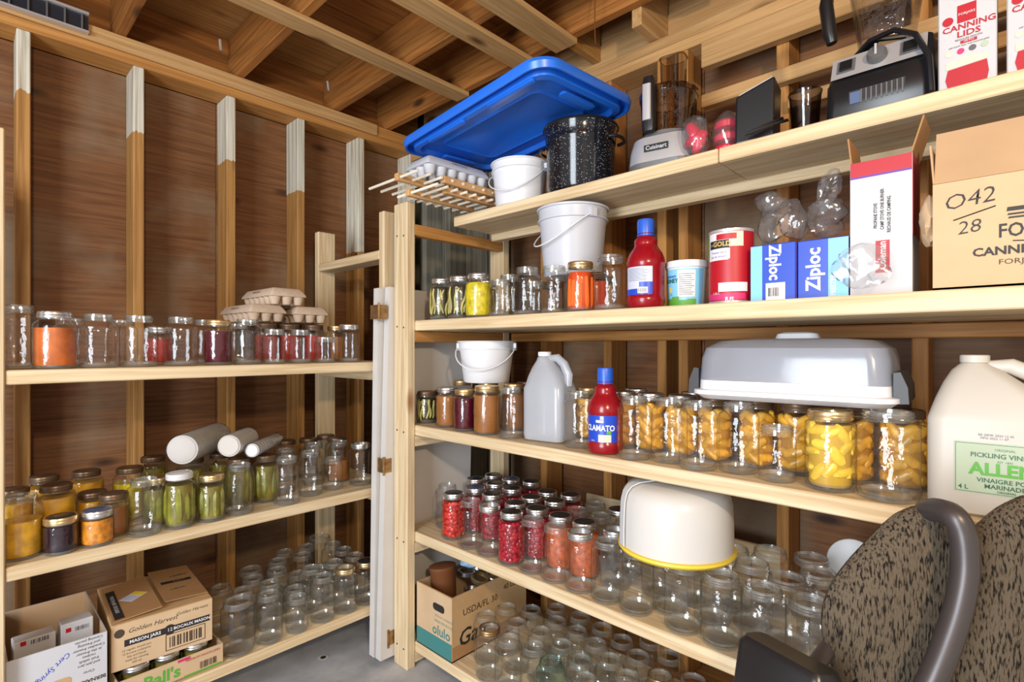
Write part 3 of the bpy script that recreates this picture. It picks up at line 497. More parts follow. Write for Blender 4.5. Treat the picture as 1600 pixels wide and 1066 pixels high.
# ---- right rack, bottom shelf
for px, py, lid, de in ((794, 948, None, E), (763, 967, None, E), (835, 951, None, E), (806, 972, None, E), (776, 987, 'darkband', 'brown-banded empty jar'), (845, 987, None, E), (872, 967, None, E), (813, 1012, None, E), (902, 984, None, E), (878, 1008, None, E), (847, 1032, 'TEAL', 'teal empty glass jar'), (937, 1005, None, E), (882, 1059, None, E), (921, 1039, None, E), (967, 1052, None, E), (990, 1023, None, E), (770, 1058, None, E), (960, 1078, None, E), (1032, 1056, 'darkband', 'brown-banded empty jar'), (1087, 1063, None, E), (972, 1000, None, E), (862, 952, None, E), (905, 962, None, E), (940, 980, None, E), (1010, 1000, None, E), (1045, 1022, None, E), (830, 1075, None, E), (1000, 1075, None, E), (1070, 1090, None, E), (1130, 1080, None, E)):
    J('R1', 'crowd', px, py, 't', 'Q', None, None if lid == 'TEAL' else lid, de, 0, 'teal' if lid == 'TEAL' else 'glass')
def settle():
    lim = {'L': (.03, 1.225, 1.906, 2.465), 'R': (1.252, 1.738, -.4, 1.78)}
    bysh = {}
    for j in JARS: bysh.setdefault(j['sh'], []).append(j)
    for sh, js in bysh.items():
        x0, x1, y0, y1 = lim[sh[0]]
        for it in range(260):
            mv = 0
            for i, a in enumerate(js):
                for b in js[i+1:]:
                    dx, dy = b['x']-a['x'], b['y']-a['y']; d = math.hypot(dx, dy) or 1e-4; need = a['R']+b['R']+.0012
                    if d < need:
                        s = (need-d)/2/d*.8; mv = 1; fa, fb = (0, 2) if a['fix'] else ((2, 0) if b['fix'] else (1, 1))
                        a['x'] -= dx*s*fa; a['y'] -= dy*s*fa; b['x'] += dx*s*fb; b['y'] += dy*s*fb
                for (bx, by, br) in BLOCK[sh]:
                    dx, dy = a['x']-bx, a['y']-by; d = math.hypot(dx, dy) or 1e-4; need = a['R']+br+.001
                    if d < need: s = (need-d)/d; a['x'] += dx*s; a['y'] += dy*s; mv = 1
                R = a['R']; a['x'] = min(max(a['x'], x0+R), x1-R); a['y'] = min(max(a['y'], y0+R), y1-R)
            if not mv: break
def build_jars():
    settle(); sets = {}
    for j in JARS:
        if j['lid'] in ('bronze', 'gold', 'dark') and not j['desc']: j['desc'] = 'lidded jar'
        sets.setdefault((j['sh'], j['row'], j['desc']), []).append(j)
    for (sh, row, de), js in sets.items():
        js.sort(key=lambda j: proj((j['x'], j['y'], j['z'])))
        rw = {'front row': 'in front row on ', 'back rows': 'behind front row on ', 'crowd': 'among jars on '}[row]
        for i, j in enumerate(js):
            lab = (ORD[i]+' ' if len(js) > 1 else '')+de+(' from left ' if len(js) > 1 else ' ')+rw+SHELF[sh][1]
            grp = None if len(js) == 1 else de+'s '+rw+SHELF[sh][1]
            loc = (j['x'], j['y'], j['z']+.0006); rz = random.uniform(0, 6.28)
            if not j['con'] and not j['lid']:
                tag(link('mason_jar', jar_mesh(j['t'], j['glass']), None, loc, rz), lab, 'jar', grp)
            else:
                t = thing('mason_jar', lab, 'jar', loc, rz, grp); link('glass', jar_mesh(j['t'], j['glass']), t)
                if j['con']:
                    c = link('contents', content_mesh(j['t'], j['con'], j['fill']), t)
                    if not j['con'].startswith('c_'): c['kind'] = 'stuff'
                if j['lid']: link('screw_band' if 'band' in j['lid'] else 'lid', lid_mesh(j['t'], j['lid']), t)
# ================================================================ builders for the other things
def bail(parent, r, z, drop, mat, a0=-math.pi/2, wire=.0025, grip=True, name='bail_handle'):
    """swing handle hanging in front of a pail between two ears"""
    pts = []
    for i in range(15):
        t = math.pi*i/14; pts.append((-r*math.cos(t)*1.0, -(r+.006)*math.sin(t)**.8 if 0 < i < 14 else 0, z-drop*math.sin(t)))
    R = Matrix.Rotation(a0+math.pi/2, 3, 'Z'); pts = [R @ Vector(p) for p in pts]
    return part(name, MB().tube(pts, wire, 7), mat, parent)
def pail(name, label, loc, r0, r1, h, rz, mat, ears=True, tilt=None, handle=True, drop=.08, group=None):
    t = thing(name, label, 'bucket', loc, rz, group); w = .003
    mb = MB().lathe([(r0-.004, 0), (r0, .004), (r0+(r1-r0)*.72, h*.74), (r1-.002, h*.80), (r1+.004, h*.805), (r1+.004, h*.825), (r1-.001, h*.83), (r1, h*.965), (r1+.006, h*.968), (r1+.007, h-.002), (r1+.004, h), (r1-w, h-.003), (r1-w-.002, h*.8), (r0-w, .008)], 40, cap1=True)
    part('body', mb, mat, t)
    if handle:
        e = MB()
        for s in (-1, 1): e.box((s*(r1+.006), 0, h*.86), (.014, .022, .026))
        for s in (-1, 1): part('handle_ear', MB().box((s*(r1+.004), 0, h*.86), (.012, .022, .028)), mat, t)
        bail(t, r1+.008, h*.86, drop, M['white'])
    return t
def carton(label, loc, rz, mat, nx=3, ny=6, group=None, name='egg_carton'):
    t = thing(name, label, 'egg carton', loc, rz, group); c = .0475; w, l = nx*c, ny*c; lo = MB(); hi = MB()
    for i in range(nx):
        for j in range(ny):
            x, y = (i-(nx-1)/2)*c, (j-(ny-1)/2)*c
            lo.lathe([(.011, 0), (.016, .003), (.0225, .028), (.0235, .034)], 10, (x, y, 0))
    lo.rloft([(w/2-.004, l/2-.004, .008, .0335), (w/2+.004, l/2+.004, .010, .0345), (w/2+.004, l/2+.004, .010, .037)], 3)
    part('egg_tray', lo, mat, t)
    hi.rloft([(w/2+.004, l/2+.004, .010, .0372), (w/2+.002, l/2+.002, .010, .044), (w/2-.012, l/2-.012, .012, .066), (w/2-.016, l/2-.016, .012, .068)], 3)
    part('lid', hi, mat, t)
    text('FARM EGGS', .014, M['inkbrown'], t, (-w/2-.0, 0, .055), (0, -1, 0), (.45, 0, .9)); return t
def open_box(name, label, loc, rz, w, d, h, mo, mi, th=.004, flaps=(), group=None, rx=0):
    t = thing(name, label, 'box', loc, rz, group)
    if rx: t.rotation_euler = (0, math.radians(rx), rz)
    part('bottom', MB().box((0, 0, th/2), (w, d, th)), mi, t, smooth=False)
    for nm, c, s in (('front_panel', (0, -d/2+th/2, h/2), (w, th, h)), ('back_panel', (0, d/2-th/2, h/2), (w, th, h)), ('side_panel', (-w/2+th/2, 0, h/2), (th, d-2*th, h)), ('side_panel', (w/2-th/2, 0, h/2), (th, d-2*th, h))):
        mb = MB().box(c, s); o = part(nm, mb, [mo, mi], t, smooth=False)
        for p in o.data.polygons:
            q = p.center; p.material_index = 1 if (nm == 'front_panel' and q.y > c[1]+.001) or (nm == 'back_panel' and q.y < c[1]-.001) or (nm == 'side_panel' and abs(q.x) < abs(c[0])-.001) else 0
    for (edge, ln, ang) in flaps:
        a = math.radians(ang); R = rotm('Z', {'front': 0, 'right': 90, 'back': 180, 'left': 270}[edge]); ww = w if edge in ('front', 'back') else d; dd = d if edge in ('front', 'back') else w
        mb = MB(); vs = []
        for k in (0, 1):
            for off in (0, .003):
                for sx in (-1, 1):
                    x = sx*(ww/2-.002); y = -dd/2-k*ln*math.cos(a)+off*math.sin(a); z = h+.001+k*ln*math.sin(a)+off*math.cos(a); vs.append(R @ Vector((x, y, z)))
        mb.add(vs, [(0, 1, 5, 4), (2, 6, 7, 3), (0, 4, 6, 2), (1, 3, 7, 5), (4, 5, 7, 6), (0, 2, 3, 1)]); part('flap', mb, mi, t, smooth=False)
    return t
def closed_box(name, label, loc, rz, w, d, h, mat, cat='box', r=.002, group=None):
    t = thing(name, label, cat, loc, rz, group); part('carton', MB().rloft([(w/2-r, d/2-r, r, 0), (w/2, d/2, r, r), (w/2, d/2, r, h-r), (w/2-r, d/2-r, r, h)], 1), mat, t, smooth=False); return t
def barcode(parent, org, w, h, u=(1, 0, 0), v=(0, 0, 1), bg=True, n=16):
    u, v = Vector(u), Vector(v); nn = u.cross(v); org = Vector(org)
    if bg: quad('barcode_label', M['whiteink'], parent, org-nn*.0002, w, h, u, v)
    mb = MB(); rnd = random.Random(n); x = -w*.42
    while x < w*.42:
        bw = rnd.choice((.006, .012, .02))*w*1.6; c = org+u*x+nn*.0006; a, b = u*bw/2, v*h*.36
        mb.add([c-a-b, c+a-b, c+a+b, c-a+b], [(0, 1, 2, 3)]); x += bw+rnd.choice((.01, .02, .03))*w*1.5
    o = part('barcode', mb, M['ink'], parent, smooth=False); o['kind'] = 'stuff'; return o
# ================================================================ top shelf of the right rack
Z1 = TZ+.0008
# --- two dowel drying racks
def dowel_rack(label, strips, dow, z, y0, y1, grp):
    t = thing('drying_rack', label, 'rack', (1.32, 1.55, z), 0, grp)
    for (xa, xb, y, dz) in strips: board('slat', (xa, y-.011, z+dz), (xb, y+.011, z+dz+.026), 'lathwood', 0, t, .002)
    for x in dow: part('dowel', MB().tube([(x-1.32, y0-1.55, .013), (x-1.32, y1-1.55, .013)], .0052, 8), wood('dowel', 1), t)
dowel_rack('lower wooden dowel rack lying across rack post and top shelf', ((1.17, 1.50, 1.655, 0), (1.25, 1.56, 1.535, 0)), [1.185+.046*i for i in range(8)], 1.8305, 1.490, 1.735, 'wooden dowel drying racks')
dowel_rack('upper wooden dowel rack under the grey egg carton', ((1.085, 1.56, 1.602, 0), (1.22, 1.58, 1.505, 0)), [1.10+.052*i for i in range(9)], 1.858, 1.490, 1.80, 'wooden dowel drying racks')
carton('grey foam egg carton on the dowel racks under blue lid', (1.305, 1.575, 1.8855), math.radians(87), M['foam'], 3, 6)
# --- blue tote lid resting on pot, pail and cartons
def tote_lid():
    A, B, C = Vector((1.14, 1.63, 2.030)), Vector((1.104, .885, 2.075)), Vector((1.572, .956, 2.085))
    u = (B-A).normalized(); w = (C-B); w = (w-u*w.dot(u)).normalized(); n = u.cross(w)
    if n.z < 0: n = -n
    cen = (A+C)/2; hx, hy = (B-A).length/2, .235
    t = thing('tote_lid', 'big blue plastic tote lid lying tilted across pot and pail', 'lid', cen)
    X, Y = u, (n.cross(u)); Rm = Matrix((X, Y, n)).transposed()
    mb = MB(); r = .075
    secs = [(hx, hy, r, -.030), (hx+.004, hy+.004, r, -.012), (hx, hy, r, .0), (hx-.030, hy-.030, r, .004), (hx-.034, hy-.034, r, .0), (hx-.034, hy-.034, r-.01, -.010)]
    under = [(hx, hy, r, -.030), (hx-.005, hy-.005, r, -.030), (hx-.008, hy-.008, r, -.008), (hx-.024, hy-.024, r-.01, -.006), (hx-.030, hy-.030, r-.02, -.034), (hx-.048, hy-.048, r-.025, -.036), (hx-.056, hy-.056, r-.03, -.020), (hx-.125, hy-.105, .03, -.019), (hx-.132, hy-.112, .03, -.025), (hx-.140, hy-.120, .03, -.019), (.02, .02, .01, -.018)]
    mb.rloft(secs, 8, R=Rm, cap0=False, cap1=True); mb.rloft(under, 8, R=Rm, cap0=False, cap1=True); part('panel', mb, M['blue'], t)
    for sx in (1, -1):
        nb = MB().rloft([(.075, .012, .01, -.036), (.078, .016, .01, -.046), (.060, .010, .008, -.048)], 3, R=Rm @ rotm('Z', 90), c=Rm @ Vector((sx*(hx-.075), 0, 0))); part('handle_boss', nb, M['blue'], t)
    for sx in (-.12, .20):
        nb = MB().rloft([(.10, .008, .006, -.035), (.10, .010, .006, -.044), (.095, .006, .005, -.045)], 3, R=Rm, c=Rm @ Vector((sx, -(hy-.038), 0))); part('rib', nb, M['blue'], t)
tote_lid()
pail('pail', 'white plastic pail on top shelf beneath the blue lid', (1.490, 1.372, Z1), .092, .106, .168, FR+.3, M['white'], drop=.10)
# --- black enamel canner
t = thing('canning_pot', 'black speckled enamel canning pot on top shelf under the blue lid', 'pot', (1.505, 1.098, Z1), FR)
part('body', MB().lathe([(.095, 0), (.112, .006), (.118, .02), (.118, .165), (.121, .17), (.121, .178), (.124, .205), (.129, .222), (.131, .226), (.128, .228), (.118, .205), (.112, .03)], 44, cap1=True), M['enamel'], t)
part('rim', MB().lathe([(.129, .221), (.1325, .224), (.131, .229), (.127, .228)], 44, cap0=False), M['black'], t)
for a in (-170, 15):
    R = rotm('Z', a); pts = [R @ Vector((.119+.034*math.sin(math.pi*i/10), .048*math.cos(math.pi*i/10), .172)) for i in range(11)]; part('side_handle', MB().tube(pts, .006, 8), M['black'], t)
# --- food processor
t = thing('food_processor', 'silver food processor with clear smoked bowl on top shelf', 'food processor', (1.515, .775, Z1), FR+.18)
b = part('base', MB().rloft([(.092, .090, .05, 0), (.102, .100, .055, .006), (.104, .102, .055, .02)], 7), M['grey'], t)
part('motor_housing', MB().rloft([(.103, .101, .055, .021), (.100, .098, .055, .06), (.092, .090, .055, .098), (.080, .078, .055, .106)], 7), M['steel'], t)
part('bowl', MB().lathe([(.070, .108), (.078, .116), (.085, .235), (.086, .24), (.083, .24), (.076, .118)], 36, cap0=False, c=(0, .01, 0)), M['smoke'], t)
part('bowl_lid', MB().lathe([(.088, .238), (.089, .252), (.084, .258), (.045, .262)], 36, cap0=False, cap1=True, c=(0, .01, 0)), M['smoke'], t)
part('feed_tube', MB().rloft([(.036, .028, .02, .258), (.038, .030, .02, .365), (.041, .033, .02, .368), (.036, .028, .02, .366)], 5, (.012, .02, 0), cap0=False, cap1=False), M['smoke'], t)
part('blade_hub', MB().lathe([(.016, .106), (.016, .16), (.012, .20), (.005, .205)], 14, cap1=True, c=(0, .01, 0)), M['black'], t)
h = part('handle', MB().rloft([(.017, .013, .01, .112), (.019, .015, .01, .13), (.019, .015, .01, .25), (.015, .014, .01, .272)], 4, (-.028, -.092, 0)), M['black'], t)
part('handle_grip', MB().rloft([(.013, .006, .005, .142), (.013, .006, .005, .248)], 3, (-.030, -.106, 0)), M['steel'], h)
part('collar', MB().lathe([(.076, .104), (.084, .106), (.084, .118), (.079, .119)], 36, cap0=False, c=(0, .01, 0)), M['grey'], t)
quad('badge', M['black'], t, (-.004, -.1015, .060), .072, .020, (1, 0, 0), (0, -.04, 1)); text('Cuisinart', .017, M['steel'], t, (-.004, -.1024, .060), (1, 0, 0), (0, -.04, 1), bold=.01)
# --- bags of red things
def crumple(mb, c, rx, ry, rz, seed, n=18, k=12, amp=.28, mi=0, R=None):
    rnd = random.Random(seed); ph = [(rnd.uniform(2, 6), rnd.uniform(2, 7), rnd.uniform(0, 6), rnd.uniform(.3, 1)) for _ in range(7)]
    vs = []
    for i in range(k+1):
        a = math.pi*i/k
        for j in range(n):
            b_ = 2*math.pi*j/n; f = 1+amp*sum(w_*math.sin(p*b_+q*a+f_) for p, q, f_, w_ in [(round(x), y, z, w) for x, y, z, w in ph])/3
            q = Vector((rx*math.sin(a)*math.cos(b_)*f, ry*math.sin(a)*math.sin(b_)*f, rz*math.cos(a)*(1+.3*amp*math.sin(3*b_+seed)*math.sin(a)))); vs.append((R @ q if R is not None else q)+Vector(c))
    mb.add(vs, [(i*n+j, (i+1)*n+j, (i+1)*n+(j+1) % n, i*n+(j+1) % n) for i in range(k) for j in range(n)], mi); return mb
t = thing('plastic_bag', 'clear plastic bag of red packets leaning on the food processor', 'bag', (1.43, .645, Z1), FR)
part('film', crumple(MB(), (0, 0, .062), .036, .034, .062, 3, R=rotm('Y', -14)), M['film'], t)
for k, (x, z, a) in enumerate(((-.008, .075, -25), (.008, .045, 20), (.0, .055, 70))): part('packet', crumple(MB(), (x, 0, z), .017, .018, .034, 9+k, 12, 8, .3, R=rotm('Y', a)), M['bagred'], t)
t = thing('plastic_bag', 'red packaged jar rings between the bag and black sealer', 'bag', (1.47, .575, Z1), FR)
for k, z in enumerate((.012, .045, .080)): part('red_ring', MB().lathe([(.030, z-.008), (.034, z-.006), (.035, z+.008), (.030, z+.014), (.022, z+.015)], 20, cap1=True), M['bagred'], t)
part('film', crumple(MB(), (0, 0, .062), .040, .040, .062, 5, amp=.12), M['film'], t)
# --- black slanted appliance
t = thing('vacuum_sealer', 'black wedge-shaped small appliance with silver slanted top on top shelf', 'appliance', (1.455, .484, Z1), FR+.12)
mb = MB(); W_, D_ = .052, .045
mb.add([(-W_, -D_, 0), (W_*.8, -D_, 0), (W_*.8, D_, 0), (-W_, D_, 0), (-W_*.95, -D_, .125), (W_*.85, -D_, .155), (W_*.85, D_, .155), (-W_*.95, D_, .125)], [(3, 2, 1, 0), (4, 5, 6, 7), (0, 1, 5, 4), (1, 2, 6, 5), (2, 3, 7, 6), (3, 0, 4, 7)])
me = part('body', mb, M['black'], t, smooth=False); bv = me.modifiers.new('b', 'BEVEL'); bv.width = .006; bv.segments = 3
mb = MB(); mb.add([(-W_*.82, -D_*.85, .1285), (W_*.72, -D_*.85, .1545), (W_*.72, D_*.85, .1545), (-W_*.82, D_*.85, .1285), (-W_*.82, -D_*.85, .131), (W_*.72, -D_*.85, .157), (W_*.72, D_*.85, .157), (-W_*.82, D_*.85, .131)], [(3, 2, 1, 0), (4, 5, 6, 7), (0, 1, 5, 4), (1, 2, 6, 5), (2, 3, 7, 6), (3, 0, 4, 7)]); part('top_plate', mb, M['steel'], t, smooth=False)
pts = [(-.02+.085*math.sin(a), -.062-.012*math.cos(2*a), .010+.030*max(0, math.sin(a*1.0))) for a in [i*math.pi/10 for i in range(11)]]
part('cord', MB().tube(pts, .004, 6), M['black'], t); part('cord', MB().tube([(x+.012, y-.006, z*.7+.002) for x, y, z in pts], .004, 6), M['black'], t)
single('plastic_cup', MB().lathe([(.028, 0), (.030, .003), (.036, .105), (.039, .118), (.036, .118), (.028, .004)], 28), M['smoke'], 'empty smoky plastic cup between black appliance and blender', 'cup', (1.49, .385, Z1))
# --- blender
t = thing('blender', 'black blender base with steel control panel and clear jug', 'blender', (1.520, .222, Z1), FR)
R = None; mb = MB()
mb.rloft([(.098, .105, .02, 0), (.102, .110, .02, .008), (.100, .106, .02, .085), (.098, .100, .02, .092), (.096, .085, .02, .155, 0, .012), (.085, .07, .02, .165, 0, .02)], 4); b = part('base', mb, M['black'], t)
vx = Vector((0, .40, .92)).normalized()
quad('control_panel', M['steel'], t, (0, -.0955, .122), .178, .060, (1, 0, 0), vx)
for sx in (-.060, .060):
    quad('switch_frame', M['grey'], t, (sx, -.0975, .124), .036, .036, (1, 0, 0), vx); part('switch', MB().box((0, 0, 0), (.024, .005, .026), R=Matrix(((1, 0, 0), (0, .92, .40), (0, -.40, .92)))), M['black'], t, (sx, -.100, .124), smooth=False)
k = part('dial', MB().lathe([(.020, 0), (.019, .010), (.016, .016), (.004, .017)], 20, cap1=True, R=Matrix.Rotation(math.radians(66), 3, 'X')), M['grey'], t, (0, -.098, .124)); part('dial_pointer', MB().box((0, -.017, .008), (.004, .004, .026)), M['steel'], k, smooth=False)
g = part('vent', MB().box((.0, -.1065, .040), (.105, .004, .034)), M['ink'], t, smooth=False)
for i in range(9): part('vent_fin', MB().box((-.028+.0095*i, -.1095, .040), (.003, .004, .030)), M['grey'], g, smooth=False)
part('logo_plate', MB().box((-.040, -.1095, .040), (.020, .003, .026)), M['bluelid'], g, smooth=False)
j = part('jug', MB().rloft([(.048, .048, .03, .168, 0, .02), (.052, .052, .025, .19, 0, .02), (.078, .078, .03, .40, 0, .02), (.076, .076, .03, .40, 0, .02), (.049, .049, .02, .195, 0, .02)], 5), M['clear'], t)
part('jug_collar', MB().lathe([(.055, .166), (.060, .17), (.058, .185), (.050, .19)], 28, cap0=False, c=(0, .02, 0)), M['clear'], t)
part('jug_handle', MB().tube([(-.075, .0, .39), (-.112, -.01, .385), (-.120, -.012, .33), (-.112, -.010, .255), (-.108, -.008, .232)], [.012, .015, .016, .016, .012], 10), M['black'], t)
part('cord', MB().tube([(-.055, -.02, .175), (-.02, -.06, .182), (.03, -.085, .176), (.070, -.108, .14), (.094, -.122, .08), (.098, -.122, .005)], .006, 8), M['black'], t); part('cord', MB().tube([(-.05, -.015, .176), (-.005, -.045, .186), (.045, -.03, .18)], .006, 8), M['black'], t)
# --- boxes of canning lids
def lids_box(label, y, seed):
    t = closed_box('canning_lids_box', label, (1.475, y, Z1), FR, .092, .085, .265, M['boxwhite'], 'box', group='boxes of canning lids on the top shelf'); f = -.0434
    quad('red_tab', M['red'], t, (.000, f, .161), .030, .036); text('FORJARS', .0068, M['whiteink'], t, (0, f-.0008, .160)); text('CANNING', .0168, M['red'], t, (.003, f-.0003, .134), wx=1.06, bold=.02); text('LIDS', .0168, M['red'], t, (.003, f-.0003, .1185), wx=1.15, bold=.02)
    part('red_badge', MB().lathe([(.009, 0), (.009, .0005)], 16, cap1=True, R=rotm('X', 90)), M['red'], t, (-.030, f, .152))
    text('REGULAR MOUTH', .0052, M['ink'], t, (.003, f-.0003, .108)); quad('red_pill', M['red'], t, (.003, f, .102), .026, .006); text('100 PCS', .0048, M['whiteink'], t, (.003, f-.0008, .102)); text('AIRTIGHT SEAL FOR MASON JARS', .0042, M['inkbrown'], t, (.003, f-.0003, .095))
    for i in range(4): part('round_seal', MB().lathe([(.0060, 0), (.0060, .0004)], 14, cap1=True, R=rotm('X', 90)), (M['peach'], M['mag'], M['grey'], M['labelgreen'])[i], t, (-.028+.0185*i, f, .083+.001*i))
    part('jar_print', MB().prism([(-.030, .012), (-.020, .004), (.020, .004), (.031, .012), (.034, .03), (.031, .054), (-.030, .050), (-.034, .03)], f-.0004, f), M['red'], t, smooth=False)
    part('jar_lid_print', MB().prism([(-.033, .051), (.033, .055), (.034, .066), (.0, .073), (-.033, .065)], f-.0006, f), M['peach'], t, smooth=False)
    part('berry_print', MB().prism([(-.042, .003), (-.020, .003), (-.024, .012), (-.036, .010)], f-.0005, f), M['mag'], t, smooth=False); return t
lids_box('white and red box of canning lids right beside the blender', .070, 1); lids_box('white and red box of canning lids at photo right edge', -.036, 2)
# ================================================================ second shelf of the right rack
Z2 = RZ[3]+.0008
def juice_bottle(label, loc, rz, front=True):
    t = thing('juice_bottle', label, 'bottle', loc, rz, 'bottles of red juice with blue caps')
    part('body', MB().lathe([(.040, 0), (.047, .004), (.0525, .018), (.0525, .03), (.050, .034), (.050, .112), (.0525, .116), (.0525, .126), (.0505, .138), (.045, .152), (.037, .164), (.0315, .172), (.0310, .178), (.0315, .188), (.027, .195), (.0215, .199), (.0205, .215)], 32, cap1=True), M['juice'], t)
    part('cap', MB().lathe([(.0230, .208), (.0235, .240), (.0215, .2465), (.004, .247)], 28, cap1=True), M['bluecap'], t); part('collar', MB().lathe([(.0205, .200), (.0240, .201), (.0240, .205), (.0205, .206)], 24, cap0=False), M['bluecap'], t)
    if front:
        a = math.radians(-68); w = .95; wrap('label_band', M['labelblue'], t, .0512, .036, .112, a-w, a+w)
        text('CLAMATO', .0225, M['whiteink'], t, (0, 0, .076), cyl=(.0522, a-.05), bold=.03, wx=.86); wrap('white_crest', M['whiteink'], t, .0517, .092, .099, a-.25, a+.2)
        wrap('white_logo', M['whiteink'], t, .0517, .101, .110, a+.0, a+.2); wrap('red_block', M['peach'], t, .0517, .037, .058, a-.1, a+.62); text('MOTTS', .0070, M['labelblue'], t, (0, 0, .1055), cyl=(.0524, a+.1)); text('1.89 L', .006, M['whiteink'], t, (0, 0, .040), cyl=(.0524, a-.45)); wrap('blue_block', M['labelblue'], t, .0518, .037, .058, a+.66, a+.9)
        wrap('green_leaf', M['greenink'], t, .0518, .060, .070, a+.36, a+.62)
    else:
        a = math.radians(-72); wrap('label_band', M['lilac'], t, .0512, .036, .112, a-.8, a+.8); wrap('blue_block', M['labelblue'], t, .0518, .052, .070, a+.1, a+.8); wrap('blue_stripe', M['labelblue'], t, .0518, .036, .052, a-.8, a+.8)
        wrap('barcode_label', M['whiteink'], t, .0522, .040, .056, a+.02, a+.55)
        for i in range(9): wrap('bar', M['ink'], t, .0526, .042, .053, a+.06+i*.05, a+.08+i*.05, 2)
        for i in range(9): wrap('text_line', M['grey'], t, .0518, .074+i*.004, .0750+i*.004, a-.6, a+.45+.1*math.sin(i*3), 8)
    return t
def spot(px, py, z, r): c = atz(px, py, z); q = Vector((c.x, c.y, 0)).normalized(); c = c+q*r; return Vector((c.x, c.y, z))
def block(sh, p, r): BLOCK[sh].append((p.x, p.y, r)); return p
p = block('R4', Vector((1.320, atx(1009, 500, 1.320).y, Z2)), .054); juice_bottle('red juice bottle with its back label out on second shelf', p, FR-.25, False)
# honey tub
p = block('R4', Vector((1.400, atx(1073, 500, 1.400).y, Z2)), .058); t = thing('honey_tub', 'white plastic honey tub with blue and green label', 'tub', p, FR-.15)
t.scale = (.92, .92, 1.0); part('body', MB().lathe([(.050, 0), (.052, .003), (.0585, .112), (.0585, .114)], 40, cap1=True), M['white'], t); part('lid', MB().lathe([(.060, .110), (.0625, .112), (.0625, .126), (.061, .129), (.057, .130), (.055, .126), (.004, .126)], 40, cap0=False, cap1=True), M['white'], t)
a = math.radians(-80); wrap('label_band', M['skyblue'], t, .0530, .006, .106, a-1.3, a+1.3, 30, .0588); wrap('white_panel', M['whiteink'], t, .0546, .030, .102, a-.05, a+.85, 14, .0594); 
for i in range(4): wrap('green_hill', M['greenink'], t, .0541+i*.00012, .006, .026+.006*math.sin(i*2), a-.9+i*.45, a-.45+i*.45, 8, .0552)
text('CANADIAN', .0085, M['labelblue'], t, (0, 0, .086), cyl=(.0592, a-.50), bold=.01); text('HONEY', .0155, M['darkgreen'], t, (0, 0, .074), cyl=(.0588, a-.48), bold=.03); wrap('yellow_drop', M['yellow'], t, .0563, .044, .056, a-.62, a-.42, 5, .0566); text('1 kg', .006, M['darkgreen'], t, (0, 0, .038), cyl=(.0572, a-.5))
for i in range(11): wrap('text_line', M['inkbrown'], t, .0560+i*.0003, .036+i*.0055, .0372+i*.0055, a+.02, a+.7+.08*math.sin(i*2), 8)
# tall juice tin
p = block('R4', Vector((1.350, atx(1143, 500, 1.350).y, Z2)), .057); t = thing('juice_tin', 'tall red tomato juice tin with black and gold brand plate', 'tin', p, FR-.12)
part('can', MB().lathe([(.0525, 0), (.0545, .001), (.0545, .005), (.0535, .007), (.0535, .178), (.0545, .180), (.0545, .184), (.052, .184), (.051, .180), (.004, .180)], 40, cap1=True), M['steel'], t)
a = math.radians(-90); wrap('label_band', M['red'], t, .0540, .008, .177, a-1.7, a+1.7, 36); wrap('green_leaves', M['greenink'], t, .0543, .115, .176, a-1.25, a-.75, 8); wrap('white_patch', M['whiteink'], t, .0544, .108, .176, a-.72, a+.35, 12); wrap('cream_ring', M['peach'], t, .0545, .140, .176, a+.36, a+1.0, 8); wrap('red_centre', M['red'], t, .0549, .158, .172, a-.2, a+.70, 8)
wrap('black_plate', M['ink'], t, .0552, .137, .157, a-.60, a+.38, 12); text('GOLD', .0165, M['goldink'], t, (0, 0, .147), cyl=(.0558, a+.05), bold=.03); text('(no name)'[0:0]+'co', .010, M['goldink'], t, (0, 0, .147), cyl=(.0558, a-.46)); wrap('white_plate', M['whiteink'], t, .0551, .110, .136, a-.60, a+.42, 12)
text('Tomato Juice', .0078, M['purple'], t, (0, 0, .127), cyl=(.0556, a-.1)); text('Jus de tomate', .0078, M['purple'], t, (0, 0, .117), cyl=(.0556, a-.1)); wrap('juice_glass', M['whiteink'], t, .0546, .030, .052, a-.1, a+1.2, 10); wrap('red_stripe', M['mag'], t, .0548, .010, .026, a-.7, a+1.1, 14); text('1.36 L', .008, M['whiteink'], t, (0, 0, .026), cyl=(.0556, a-.2)); text('JUS', .014, M['whiteink'], t, (0, 0, .0105), cyl=(.0556, a+.4), bold=.03)
# freezer-bag boxes
def bagbox(label, y, w, h, up):
    t = closed_box('freezer_bag_box', label, (1.345, y, Z2), FR, w, .075, h, M['labelblue'], group='blue boxes of freezer bags'); f = -.0380; s = -1 if not up else 1
    if up:
        text('Ziploc', .040, M['whiteink'], t, (-.016, f-.0006, .066), (0, 0, 1), (-1, 0, 0), bold=.03, wx=.92); quad('sky_blue_panel', M['skyblue'], t, (.031, f, h/2), .038, h-.004); text('FREEZER', .014, M['whiteink'], t, (.022, f-.0008, .028), (0, 0, 1), (-1, 0, 0), bold=.03, wx=.85)
        text('Congelation', .008, M['whiteink'], t, (.036, f-.0008, .06), (0, 0, 1), (-1, 0, 0))
    else:
        quad('sky_blue_panel', M['skyblue'], t, (-.036, f, h/2), .026, h-.004); text('Ziploc', .036, M['whiteink'], t, (.004, f-.0006, .090), (0, 0, -1), (1, 0, 0), bold=.03, wx=.88); quad('white_label', M['whiteink'], t, (.006, f-.0003, .022), .042, .042); barcode(t, (.002, f-.0012, .022), .026, .028, bg=False, n=5)
    s2 = w/2+.0004; quad('side_panel_print', M['purple'], t, (s2, 0, h/2), .068, h-.006, (0, 1, 0), (0, 0, 1)); return t
bagbox('blue freezer bag box with barcode, brand lettering reading downward', .406, .098, .134, False); bagbox('blue freezer bag box with brand lettering reading upward', .3045, .098, .132, True)
